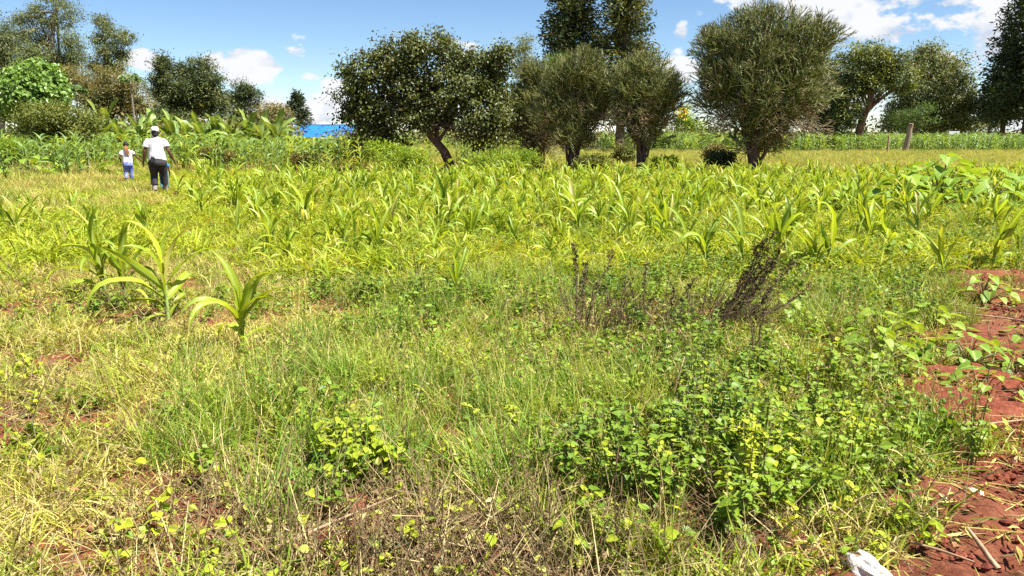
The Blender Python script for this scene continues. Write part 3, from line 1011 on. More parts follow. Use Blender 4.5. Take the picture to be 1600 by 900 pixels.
n_obj = 300 - len(NAMED) - 4
for k, (x_, y_) in enumerate(cand[:n_obj]):
    s = rm.uniform(.52, 1.1) * (.85 + .25 * float(blotch(x_, y_, .6, 5.)) + .22 * float(patch(x_, y_, 0.5, 11.5, 3.2, 3.0)))
    maize_plant(x_, y_, s, rm.uniform(0, 6.28), maize_label(x_, y_, s), k < 120, 'maize', lean=(rm.normal() * .12, rm.normal() * .12))
rest = np.array(cand[n_obj:])
if len(rest):
    n = len(rest)
    scatter('maize_rows', JOINED, np.column_stack([rest, gz(rest[:, 0], rest[:, 1])]), rm.uniform(0, 6.28, n), rm.normal(size=(n, 2)) * .12, rm.uniform(.5, 1.05, n), rm.integers(0, len(JOINED), n), 'young maize growing in rows towards the trees', 'maize')

# taller darker maize behind the walkers, on the left and along the far fence
def tall_plan(rng):
    g = G()
    tube(g, [(0, 0, 0), (.01, 0, .5), (.02, 0, 1.0), (.02, .01, 1.35)], [.02, .018, .014, .008], 5)
    n = 11
    a = rng.uniform(0, 6.28) + np.arange(n) * math.pi + rng.normal(size=n) * .4
    o = np.stack([np.zeros(n), np.zeros(n), np.linspace(.2, 1.2, n)], 1)
    blades(g, o, a, rng.uniform(.7, 1.25, n), rng.uniform(1.0, 2.4, n), rng.uniform(.5, .8, n), rng.uniform(.07, .10, n), 5, 3, .3, 1.5, 'maize', rng.normal(size=n) * .3, mi=1)
    return g


tall_g = [tall_plan(rm) for _ in range(4)]
TALL = [g_.mesh('tall_maize', [M['stalk'], M['maize_dark']], True) for g_ in tall_g]
TALL_L = [g_.mesh('tall_maize_light', [M['stalk'], M['maize']], True) for g_ in tall_g[:2]]
x, y = spread(rm, [(27, 44, 2.2)], lambda x, y: np.maximum(sstep(-4.2, -6.0, x + .02 * y), .45 * sstep(2.5, 1.0, x) * sstep(33, 35, y)) * (1 - walkway(x, y)) * sstep(0, 2.5, y - 27 - .22 * np.maximum(-x - 12, 0)))
n = len(x)
scatter('maize_stand', TALL + TALL_L, np.column_stack([x, y, gz(x, y)]), rm.uniform(0, 6.28, n), rm.normal(size=(n, 2)) * .08, rm.uniform(.65, 1.0, n), rm.integers(0, 6, n), 'taller maize stand behind the walkers and below the bananas', 'maize')
x, y = spread(rm, [(57, 74, 2.6)], lambda x, y: sstep(6, 10, x))
n = len(x)
scatter('far_maize', TALL + TALL_L[:1], np.column_stack([x, y, gz(x, y)]), rm.uniform(0, 6.28, n), rm.normal(size=(n, 2)) * .08, rm.uniform(.75, 1.05, n), rm.integers(0, 5, n), 'band of maize beyond the fence posts', 'maize')
x, y = spread(rm, [(20, 27, 2.4)], lambda x, y: sstep(-13.2, -14.6, x) * .8)
n = len(x)
scatter('corner_maize', TALL, np.column_stack([x, y, gz(x, y)]), rm.uniform(0, 6.28, n), rm.normal(size=(n, 2)) * .08, rm.uniform(.6, .85, n), rm.integers(0, 4, n), 'maize growing below the dark shrub at the field corner', 'maize')


# ------------------------------------------------------------------ broad-leaved plants
def light_leaf(rng):
    """the same serrated oval with fewer faces, for foliage seen en masse"""
    g = G()
    x0 = np.array([0, .2, .45, .72, 1.0])
    wv = np.array([.03, .28, .34, .22, 0])
    V = np.stack([np.stack([x0, s_ * wv, -.2 * x0 ** 2 + abs(s_) * wv * .28 + rng.normal(size=5) * .012], 1) for s_ in (-1, 0, 1)], 0)
    i = np.arange(15).reshape(3, 5)
    g.add(V, np.stack([i[:-1, :-1], i[1:, :-1], i[1:, 1:], i[:-1, 1:]], -1).reshape(-1, 4))
    return g


def oval_leaf(rng, kind='ovate'):
    """one leaf, unit length along +x: serrated oval or large heart shape, keeled and curved"""
    g = G()
    t = np.linspace(0, 1, 8)
    if kind == 'heart':
        wv = np.array([.34, .46, .47, .42, .33, .22, .10, .0])
        x0 = np.array([-.12, .02, .18, .35, .52, .70, .86, 1.0])
    else:
        wv = np.array([.02, .24, .33, .34, .29, .21, .11, .0])
        x0 = t.copy()
    ser = 1 + .10 * (np.arange(8) % 2)
    z = -.22 * t ** 2 + .05 * t
    rows = []
    for s_ in (-1, -.5, 0, .5, 1):
        rows.append(np.stack([x0 if abs(s_) > .1 else np.maximum(x0, 0), s_ * wv * (ser if abs(s_) == 1 else 1), z + abs(s_) * wv * .28 + rng.normal(size=8) * .012 * abs(s_)], 1))
    V = np.stack(rows, 0)
    i = np.arange(40).reshape(5, 8)
    g.add(V, np.stack([i[:-1, :-1], i[1:, :-1], i[1:, 1:], i[:-1, 1:]], -1).reshape(-1, 4), 0, np.abs(np.array([-1, -.5, 0, .5, 1]))[:, None] * np.ones((1, 8)))
    return g


light_g = [light_leaf(rm) for _ in range(4)]
ovate_g = [oval_leaf(rm) for _ in range(3)]
heart_g = [oval_leaf(rm, 'heart') for _ in range(3)]
ovate = {m: [g_.mesh('leaf', M[m], True) for g_ in ovate_g] for m in ('weed', 'weed_lime', 'weed_yellow')}
heart = {m: [g_.mesh('leaf', M[m], True) for g_ in heart_g] for m in ('bigleaf', 'weed_lime', 'weed')}


def leafy_weed(x_, y_, h, label, mat='weed', n_stems=4, pairs=5, leaf=.05, parts=True, group='leafy weeds in the grass', spread_=.35):
    t = thing('leafy_weed', label, 'weed', (x_, y_, float(gz(x_, y_))), 0, None, group)
    sg, fg = G(), G()
    leaf *= rm.uniform(.7, 1.3)
    n_stems += int(rm.integers(-1, 2))
    for s_ in range(n_stems):
        a, ln = rm.uniform(0, 6.28), abs(rm.normal()) * spread_
        hh = h * rm.uniform(.65, 1.05)
        end = np.array([math.cos(a) * ln * hh, math.sin(a) * ln * hh, hh])
        path_ = curve3((rm.normal() * .02, rm.normal() * .02, -.02), end * np.array([.3, .3, .6]), end, 6)
        tube(sg, path_, np.linspace(.004, .002, 6), 5)
        for k in range(pairs):
            f = .25 + .75 * (k + .5) / pairs
            j = min(int(f * 5), 4)
            p = path_[j] + (path_[j + 1] - path_[j]) * (f * 5 - j)
            az0 = k * 1.57 + rm.uniform(-.3, .3)
            for q_ in (0, math.pi):
                s = leaf * rm.uniform(.7, 1.2) * (1.1 - .45 * f)
                mx = Matrix.Translation(p) @ Euler((rm.normal() * .3, rm.uniform(-.35, .35), az0 + q_)).to_matrix().to_4x4() @ Matrix.Scale(s, 4)
                if parts:
                    ob('leaf', ovate[mat][int(rm.integers(0, 3))], t, M=mx)
                else:
                    fg.merge(light_g[int(rm.integers(0, 4))], mx)
    ob('stem', sg.mesh('stem', M['stem'], True), t)
    if not parts:
        tag(ob('foliage', fg.mesh('foliage', M[mat], True), t), kind='stuff')
    return t


def where(dx, dy, r):
    if math.hypot(dx, dy) < r * .7:
        return 'in the heart'
    return ('at the near side' if dy < 0 else 'at the far side') if abs(dy) > abs(dx) else ('at the left flank' if dx < 0 else 'at the right flank')


# the bright clump low in the picture, nettle-like clumps right of centre, scattered others
for k, (dx, dy, h) in enumerate([(0, 0, .30), (.10, .06, .28), (-.09, .05, .26), (.05, -.10, .22), (-.05, .14, .30), (.16, -.03, .22)]):
    leafy_weed(-.76 + dx, 3.36 + dy, h, 'bright lime leafy weed in the clump beside the tan clod', 'weed_lime', 6, 6, .066, k < 3, 'lime weeds by the tan clod', .5)
for k in range(26):
    x_, y_ = .62 + rm.normal() * .26, 3.35 + rm.normal() * .26
    leafy_weed(x_, y_, rm.uniform(.22, .36), 'serrated green weed %s of the near clump below the dark seed stalks' % where(x_ - .62, y_ - 3.35, .26), 'weed' if k % 6 else 'weed_lime', 4, 5, .056, k < 9, 'near nettle-like clump', .4)
for k in range(24):
    x_, y_ = 1.20 + rm.normal() * .22, max(2.95, 3.35 + rm.normal() * .32)
    leafy_weed(x_, y_, rm.uniform(.22, .50), 'tall serrated weed %s of the thicket above the white plastic bag' % where(x_ - 1.20, y_ - 3.35, .26), ('weed', 'weed', 'weed', 'weed_lime', 'weed')[k % 5], 4, 6, .052, k < 7, 'thicket by the plastic bag', .35)
for k in range(24):
    x_, y_ = 1.55 + rm.normal() * .5, 4.4 + rm.normal() * .55
    leafy_weed(x_, y_, rm.uniform(.25, .45), 'mid-green weed %s of the bushy growth bordering the red track' % where(x_ - 1.55, y_ - 4.4, .5), 'weed', 4, 5, .05, False, 'weeds bordering the track', .35)
for k in range(14):
    x_, y_ = -.75 + rm.normal() * .35, 7.0 + rm.normal() * .35
    leafy_weed(x_, y_, rm.uniform(.25, .40), 'dark green weed %s of the patch before the thick maize' % where(x_ + .75, y_ - 7.0, .35), 'weed', 4, 5, .06, False, 'weeds before the maize', .4)
for k in range(12):
    x_, y_ = -1.0 + rm.normal() * .45, 4.1 + rm.normal() * .3
    leafy_weed(x_, y_, rm.uniform(.14, .26), 'thin yellowish weed %s of the loose weeds behind the lime clump' % where(x_ + 1.0, y_ - 4.1, .35), 'weed_lime' if k % 2 else 'weed', 3, 4, .05, False, 'weeds around the lime clump', .5)
for k in range(10):
    x_, y_ = -1.62 + rm.normal() * .2, 5.3 + rm.normal() * .4
    leafy_weed(x_, y_, rm.uniform(.14, .26), 'small green weed at the foot of the lone near maize', 'weed', 3, 4, .055, False, 'weeds at the lone maize', .5)
for k in range(12):
    x_, y_ = -3.5 + rm.normal() * .4, 6.9 + rm.normal() * .35
    leafy_weed(x_, y_, rm.uniform(.16, .30), 'dark weed at the foot of the corner maize plants', 'weed', 4, 4, .055, False, 'weeds at the corner maize', .5)


def round_weed(x_, y_, label, n=7, leaf=.05, mat='weed_yellow', h=.14):
    t = thing('round_leaved_weed', label, 'weed', (x_, y_, float(gz(x_, y_))), 0, None, 'round-leaved weeds in the dead stems')
    sg = G()
    for k in range(n):
        a = k * 2.4 + rm.normal() * .3
        e = np.array([math.cos(a), math.sin(a), 0]) * rm.uniform(.03, .12) + np.array([0, 0, rm.uniform(.4, 1) * h])
        tube(sg, curve3((0, 0, -.02), e * np.array([.3, .3, .7]), e, 4), .0018, 4)
        ob('leaf', heart['weed_lime' if k % 3 else 'weed'][k % 3], t, M=Matrix.Translation(e) @ Euler((rm.normal() * .45, rm.uniform(-.2, .5), a)).to_matrix().to_4x4() @ Matrix.Scale(leaf * rm.uniform(.7, 1.2), 4))
    ob('stem', sg.mesh('stem', M['stem'], True), t)


for k, (x_, y_) in enumerate([(-.98, 3.02), (-.86, 2.98), (-1.5, 2.72), (-1.42, 2.84), (-.35, 2.75), (-.62, 2.62), (.22, 2.62), (.05, 3.35), (-.22, 3.42), (.32, 3.5), (-1.15, 2.66), (-.1, 2.85)]):
    round_weed(x_, y_, 'round-leaved yellowish weed poking through the dead brown stems, %s' % ('left of the long stick' if x_ < -.9 else 'around the long stick' if x_ < -.3 else 'right of the long stick'), 7, .040)
for k, (x_, y_) in enumerate([(.28, 2.66), (.40, 2.78), (.46, 2.62), (.34, 2.9), (.55, 2.72)]):
    round_weed(x_, y_, 'round-leaved yellowish weed in the dense patch at the bottom edge, right of the dead stems', 10, .046, h=.2)


def big_leaf_plant(x_, y_, h, rad, n, leaf, label, mat='bigleaf', name='broad_leaved_plant', group=None, droop=.35, low=.25):
    t = thing(name, label, 'plant', (x_, y_, float(gz(x_, y_))), 0, None, group)
    sg = G()
    for k in range(n):
        a = k * 2.399 + rm.normal() * .25
        f = math.sqrt((k + .5) / n)
        hh = h * (1 - (1 - low) * f ** 1.6) * rm.uniform(.85, 1.05)
        e = np.array([math.cos(a) * rad * f, math.sin(a) * rad * f, hh])
        tube(sg, curve3((rm.normal() * .03, rm.normal() * .03, -.03), e * np.array([.35, .35, .85]), e, 6), np.linspace(.012, .005, 6) * (h / 1.0) ** .5, 5)
        mx = Matrix.Translation(e) @ Euler((rm.normal() * .2, rm.uniform(-.1, .6) * droop * 2, a + rm.normal() * .3)).to_matrix().to_4x4() @ Matrix.Scale(leaf * rm.uniform(.7, 1.15), 4)
        ob('leaf', heart[mat][k % 3], t, M=mx)
    ob('stem', sg.mesh('stem', M['stem'], True), t)
    return t


big_leaf_plant(8.75, 15.9, 1.12, .85, 44, .33, 'tall bushy plant with very large pale leaves above the right field edge')
big_leaf_plant(7.75, 15.4, .85, .55, 18, .36, 'lower big-leaved plant on the near flank of the tallest one')
big_leaf_plant(10.0, 16.4, .95, .6, 18, .34, 'spreading big-leaved plant at the right end of the row of large leaves')
big_leaf_plant(6.6, 15.6, .7, .6, 20, .30, 'low big-leaved plant at the left end of the row of large leaves')
big_leaf_plant(11.4, 16.8, .85, .7, 20, .34, 'big-leaved plant cut by the right picture edge')
big_leaf_plant(8.1, 14.7, .55, .6, 18, .24, 'low small-leaved plant in front of the big-leaved row, left part')
big_leaf_plant(9.3, 14.9, .7, .6, 20, .28, 'low leafy plant below the tallest big-leaved plant')
big_leaf_plant(-1.9, 27.5, .7, .8, 12, .45, 'pale big-leaved plant in front of the broad tree trunk')
big_leaf_plant(-15.4, 25.0, .75, 1.1, 22, .4, 'yellowish big-leaved vine at the left field corner')
big_leaf_plant(-13.3, 26.5, .6, .7, 12, .36, 'small yellow-green big-leaved plant on the rough bank')
for (x_, y_, h, r_, n, lf, lab) in [
        (4.45, 7.15, .30, .26, 26, .10, 'pale-leaved plant on the bare red patch at the track edge'),
        (4.75, 9.3, .32, .28, 26, .11, 'dark green plant at the top end of the red patch'),
        (2.75, 5.6, .28, .34, 28, .105, 'spreading broad-leaved plant at the weed edge, farthest from the bag'),
        (3.15, 5.15, .22, .34, 24, .105, 'broad-leaved plant reaching out over the red earth'),
        (3.65, 5.0, .20, .32, 22, .10, 'broad-leaved plant farthest out on the red track'),
        (2.45, 5.0, .28, .3, 24, .10, 'broad-leaved plant in the thick of the track-side weeds'),
        (3.35, 6.0, .24, .28, 20, .09, 'small broad-leaved plant between the weeds and the red patch'),
        (3.9, 5.7, .16, .26, 16, .09, 'low creeping plant on the red earth behind the farthest-out one'),
        (2.9, 4.55, .18, .26, 16, .085, 'low broad-leaved plant on the track nearest to the long pale stick'),
        (2.2, 6.3, .26, .25, 18, .09, 'lone broad-leaved plant in the pale grass by the seed stalks')]:
    big_leaf_plant(x_, y_, h, r_, n, lf, lab, 'bigleaf', 'broad_leaved_plant', 'broad-leaved plants by the red track', low=.3, droop=.55)


# ------------------------------------------------------------------ dark dry flower stalks
def seed_stalk(x_, y_, stems, label, thin=14):
    t = thing('dry_flower_stalk', label, 'dry stalk', (x_, y_, float(gz(x_, y_))), 0, None, 'dark dry flower stalks')
    sg = G()
    stems = [(ex * 1.12, ey, ez * 1.12, d_ * .8) for ex, ey, ez, d_ in stems]
    for (ex, ey, ez, dens) in stems:
        s0 = np.array([ex * .12 + rm.normal() * .03, rm.normal() * .03, -.02])
        path_ = curve3(s0, (ex * (.72 if ex > .25 else .4), ey * .35, ez * (.36 if ex > .25 else .62)), (ex, ey, ez), 10)
        path_[1:-1] += rm.normal(size=(8, 3)) * .008
        tube(sg, path_, np.linspace(.0065, .0025, 10), 5)
        hg = G()
        n = int(150 * dens)
        f = 1 - .5 * rm.uniform(0, 1, n) ** 1.3
        whorl = np.round(f * 22) / 22
        f = np.clip(whorl + rm.normal(size=n) * .008, 0, .999)
        j = np.minimum((f * 9).astype(int), 8)
        p = path_[j] + (path_[j + 1] - path_[j]) * (f * 9 - j)[:, None] + rm.normal(size=(n, 3)) * .012 * max(1, dens ** .7)
        leaves(hg, p, rm.normal(size=(n, 3)) + np.array([0, 0, .5]), rm.uniform(.014, .030, n), .65, .7, rng=rm, simple=True)
        tag(ob('seed_head', hg.mesh('seed_head', M['seed']), t), kind='stuff')
        m_ = 12
        f = rm.uniform(.1, .8, m_)
        j = (f * 9).astype(int)
        sticks(sg, path_[j], path_[j] + nrm(rm.normal(size=(m_, 3)) + np.array([0, 0, .6])) * rm.uniform(.05, .16, (m_, 1)), .0025, .001)
    for k in range(thin):                                   # bare side stems down into the grass
        ex, ey, ez, _d = stems[k % len(stems)]
        a0 = np.array([rm.normal() * .10 + ex * .2, rm.normal() * .08, -.02])
        e0 = a0 + np.array([ex * rm.uniform(.2, 1) + rm.normal() * .07, rm.normal() * .06, ez * rm.uniform(.4, .85)])
        pp = curve3(a0, (a0 + e0) / 2 + rm.normal(size=3) * .03, e0, 6)
        tube(sg, pp, np.linspace(.004, .0015, 6), 4)
        sticks(sg, pp[2:5], pp[2:5] + nrm(rm.normal(size=(3, 3)) + np.array([0, 0, .5])) * .07, .002, .001)
    ob('stem', sg.mesh('stem', M['deadbrown'], True), t)


seed_stalk(.56, 6.0, [(-.07, 0, .66, .9), (.02, .04, .52, 1.1), (.20, .05, .58, .4), (.10, -.03, .40, .3)], 'dark dry flower stalk left of the larger one, straight upright', 36)
seed_stalk(1.50, 6.05, [(.50, .0, .72, 1.5), (.58, .05, .62, 1.5), (.40, .05, .60, 1.3), (.66, .02, .50, 1.3), (.78, -.05, .36, .5), (.34, .05, .44, 1.0), (.47, -.04, .55, 1.6), (.54, .08, .50, 1.4), (.44, .02, .66, 1.1)], 'large leaning dark cluster of dry flower heads', 60)
seed_stalk(1.05, 6.15, [(.03, 0, .50, .5), (-.1, .05, .38, .3)], 'thin dry grey flower stalk between the two dark ones', 16)
seed_stalk(1.28, 6.0, [(.14, 0, .40, .6), (.0, .05, .34, .4)], 'short dry flower stalk beside the foot of the large cluster', 18)
seed_stalk(.82, 5.9, [(.06, 0, .45, .25), (-.08, .05, .36, .2)], 'brown twiggy dry stalk just right of the upright dark one', 18)
seed_stalk(1.7, 5.2, [(.08, 0, .5, .3), (-.05, .05, .42, .2)], 'thin dry flower stalk rising from the track-side weeds', 8)

# ------------------------------------------------------------------ litter, clods and sticks
def lump(name, x_, y_, rx, ry, rz_, mat, label, cat, jag=.18, seed=1, sub=3):
    import bmesh
    b_ = bmesh.new()
    bmesh.ops.create_icosphere(b_, subdivisions=sub, radius=1.0)
    r_ = np.random.default_rng(seed)
    ks = [(r_.normal(size=3) * 2.2, r_.uniform(0, 6.28)) for _ in range(9)] + [(r_.normal(size=3) * 6, r_.uniform(0, 6.28)) for _ in range(6)]
    for v in b_.verts:
        c_ = np.array(v.co)
        d = sum(math.sin(float(k_ @ c_) + p_) for k_, p_ in ks) / len(ks)
        v.co = v.co * (1 + jag * d * 2.2)
        v.co = (v.co.x * rx, v.co.y * ry, max(v.co.z, -.4) * rz_)
    me = bpy.data.meshes.new(name)
    b_.to_mesh(me)
    b_.free()
    me.materials.append(mat)
    o = ob(name, me, loc=(x_, y_, float(gz(x_, y_)) + rz_ * .3), rot=(0, 0, r_.uniform(0, 3)))
    return tag(o, label, cat)


lump('earth_clod', -.99, 3.22, .055, .045, .05, M['clod'], 'tan earth clod at the foot of the lime weed clump', 'clod', .25, 3)
lump('earth_clod', -.66, 3.06, .07, .05, .045, M['redclod'], 'reddish earth clod in the dead stems below the lime clump', 'clod', .25, 4)
lump('earth_clod', -1.84, 2.74, .05, .04, .03, M['redclod'], 'small red clod in the bare spot at the bottom left', 'clod', .25, 5)
lump('plastic_bag', 1.31, 2.585, .09, .065, .065, M['plastic'], 'crumpled white plastic bag at the bottom edge by the track', 'plastic bag', .34, 7, 4)
lump('paper_scrap', 2.07, 3.2, .05, .04, .025, M['paper'], 'crumpled pale yellow scrap lying at the track edge', 'scrap', .34, 9)
for (a, b_, r0, lab) in [
        ((-.95, 2.62, .04), (-.47, 2.92, .13), .007, 'long reddish-brown stick lying aslant in the dead stems'),
        ((-.35, 2.6, .05), (-.12, 2.86, .10), .004, 'thin pale stick beside the long brown one'),
        ((.14, 2.58, .10), (.27, 2.80, .16), .003, 'thin bent pale twig by the round-leaved patch'),
        ((1.80, 2.60, .02), (1.77, 2.76, .10), .012, 'short thick orange-brown stick standing in the red earth'),
        ((2.35, 3.9, .04), (2.95, 4.02, .05), .008, 'pale flat stick lying across the red track'),
        ((3.6, 6.6, .04), (4.4, 6.2, .06), .009, 'long pale stick lying on the red patch'),
        ((1.55, 2.75, .05), (1.72, 2.62, .04), .006, 'dark short stick lying by the plastic bag'),
        ((2.7, 4.6, .05), (2.95, 4.9, .06), .008, 'brown stick on the track below the broad-leaved plants'),
        ((3.05, 4.2, .04), (3.3, 4.05, .04), .01, 'stubby pale stick at the right edge of the track')]:
    a, b_ = np.array(a), np.array(b_)
    a[2] += float(gz(a[0], a[1]))
    b_[2] += float(gz(b_[0], b_[1]))
    g = G()
    mid = (a + b_) / 2 + rm.normal(size=3) * .02
    tube(g, curve3(a, mid, b_, 7), np.linspace(r0, r0 * .55, 7), 6, rough=.12, rng=rm)
    tag(ob('stick', g.mesh('stick', M['stick'], True)), lab, 'stick')
# ------------------------------------------------------------------ trees and shrubs
rt = np.random.default_rng(61)


def lobes_at(Y, lst, depth=1.0):
    """(px, py, rx, ry[, dY]) of each foliage mass -> centre and radii in metres"""
    out = []
    for l in lst:
        px, py, rx, ry = l[:4]
        dy = l[4] if len(l) > 4 else rt.uniform(-.5, .5) * rx / FPX * Y
        c_ = at(px, py, Y + dy)
        k = Y / FPX / math.cos(PITCH) * .99
        out.append((c_, np.array([rx * k, max(rx, ry) * k * depth * .85, ry * k])))
    return out


def crown_mesh(lobes, n_clump, per, leaf, mat, clump_r=.4, aspect=.5, droop=.0, shell=.55, mats2=None, frac2=0.0, simple=False, ragged=.25, upb=.5):
    """leaf clumps through the volume of the lobes: denser near the skin, uneven outline"""
    g = G()
    vol = np.array([l[1].prod() ** (2 / 3) for l in lobes])
    pick = rt.choice(len(lobes), n_clump, p=vol / vol.sum())
    C = np.array([l[0] for l in lobes])[pick]
    Rr = np.array([l[1] for l in lobes])[pick]
    d = nrm(rt.normal(size=(n_clump, 3)))
    rad = rt.uniform(0, 1, n_clump) ** shell * (1 + rt.normal(size=n_clump) * ragged * .4)
    cc = C + d * Rr * rad[:, None]
    cr = clump_r * rt.uniform(.5, 1.4, n_clump)
    o = np.repeat(cc, per, 0) + rt.normal(size=(n_clump * per, 3)) * np.repeat(cr, per)[:, None] * np.array([.62, .62, .45])
    dd = np.repeat(d, per, 0)
    tip = rt.normal(size=o.shape) * .9 + dd * .7 + np.array([0, 0, -droop])
    up_ = np.array([0, 0, 1.]) * upb + dd * .5
    m = np.repeat(rt.uniform(0, 1, n_clump) < frac2, per) if mats2 else np.zeros(len(o), bool)
    sz = leaf * rt.uniform(.6, 1.3, len(o))
    for mi, sel in ((0, ~m), (1, m)):
        if sel.any():
            leaves(g, o[sel], tip[sel], sz[sel], aspect, .3, rng=rt, mi=mi, up=up_[sel], simple=simple)
    return g.mesh('crown', [M[mat]] + ([M[mats2]] if mats2 else [])), cc


def limbs(g, fork, targets, r0, n_each=9, sag=.15):
    for t_ in targets:
        v = np.asarray(t_) - fork
        mid = fork + v * .5 + np.array([rt.normal() * .1, rt.normal() * .1, np.linalg.norm(v) * sag])
        tube(g, curve3(fork, mid, t_, n_each), np.linspace(r0, r0 * .18, n_each), 6, rough=.06, rng=rt)


def tree(name, label, cat, Y, base, lobes, n_clump, per, leaf, mat, trunk_r, bark='bark', trunk_path=None, n_limb=14, group=None, **kw):
    b = at(base[0], base[1], Y)
    b[2] = float(gz(b[0], b[1]))
    t = thing(name, label, cat, tuple(b), 0, None, group)
    lb = [(c_ - b, r_) for c_, r_ in lobes_at(Y, lobes)]
    kw.setdefault('simple', Y > 50)
    me, cc = crown_mesh(lb, n_clump, per, leaf, mat, **kw)
    ob('crown', me, t)
    g = G()
    if trunk_path is None:
        low = min(lb, key=lambda l: l[0][2])
        cx = np.mean([l[0] for l in lb], 0)
        tp = [np.zeros(3) + [0, 0, -.2], np.array([rt.normal() * .1, 0, cx[2] * .3]), np.array([cx[0] * .4, cx[1] * .4, cx[2] * .6]), np.array([cx[0] * .8, cx[1] * .8, cx[2]])]
    else:
        tp = [at(px, py, Y) - b for px, py in trunk_path]
        tp[0][2] = -.2
    tp = np.array(tp)
    # smooth the path
    tt = np.linspace(0, len(tp) - 1, 12)
    P = np.stack([np.interp(tt, np.arange(len(tp)), tp[:, k]) for k in range(3)], 1)
    rad = trunk_r * np.linspace(1.0, .45, 12)
    rad[0] *= 1.3
    rad[1] *= 1.1
    tube(g, P, rad, 10, rough=.08, rng=rt)
    sel = rt.choice(len(cc), min(n_limb, len(cc)), replace=False)
    for k, s_ in enumerate(sel):
        f = P[int(rt.integers(5, 12))]
        limbs(g, f, [cc[s_]], trunk_r * rt.uniform(.22, .45))
    ob('trunk', g.mesh('trunk', M[bark], True), t)
    return t


# the broad dark tree in the middle
t = tree('broad_tree', 'broad dark-leaved tree with leaning trunk, left of the pencil trees', 'tree', 32, (706, 264),
         [(572, 118, 34, 30), (560, 150, 28, 36), (560, 178, 22, 26), (612, 95, 40, 28), (668, 78, 42, 22), (690, 70, 24, 16), (724, 98, 44, 28), (768, 112, 30, 34), (778, 82, 12, 16), (646, 132, 62, 44), (722, 142, 62, 46),
          (778, 160, 24, 44), (602, 178, 44, 32), (668, 180, 52, 26), (742, 190, 42, 30), (574, 205, 26, 16), (545, 112, 14, 10), (605, 75, 16, 10), (640, 66, 14, 10), (768, 208, 24, 22), (610, 212, 26, 16)],
         680, 70, .12, 'fig', .22, 'darkbark', [(706, 266), (697, 240), (680, 220), (664, 200), (655, 170)], 30, clump_r=.34, droop=.7, shell=.5, aspect=.66, mats2=None, ragged=.5)


# pencil trees: dense brush of thin green twigs
def brush(rng, n0=5, L0=.42, r=.011):
    """one forked spray growing along +z"""
    segs_a, segs_b, ra, rb, tip = [], [], [], [], []
    front = [(np.zeros(3), np.array([0, 0, 1.]), L0, r * 1.7)]
    for lev in range(4):
        nxt = []
        for p, d, L_, rr_ in front:
            for _ in range(n0 if lev == 0 else int(rng.integers(2, 4))):
                dd = nrm(d + rng.normal(size=3) * (.42 if lev else .55) + np.array([0, 0, .10]))
                e = p + dd * L_ * rng.uniform(.7, 1.2)
                segs_a.append(p)
                segs_b.append(e)
                ra.append(rr_)
                rb.append(rr_ * .8)
                tip.append(lev == 3)
                nxt.append((e, dd, L_ * .74, rr_ * .78))
        front = nxt
    return np.array(segs_a), np.array(segs_b), np.array(ra), np.array(rb), np.array(tip)


BR = [brush(rt) for _ in range(6)]


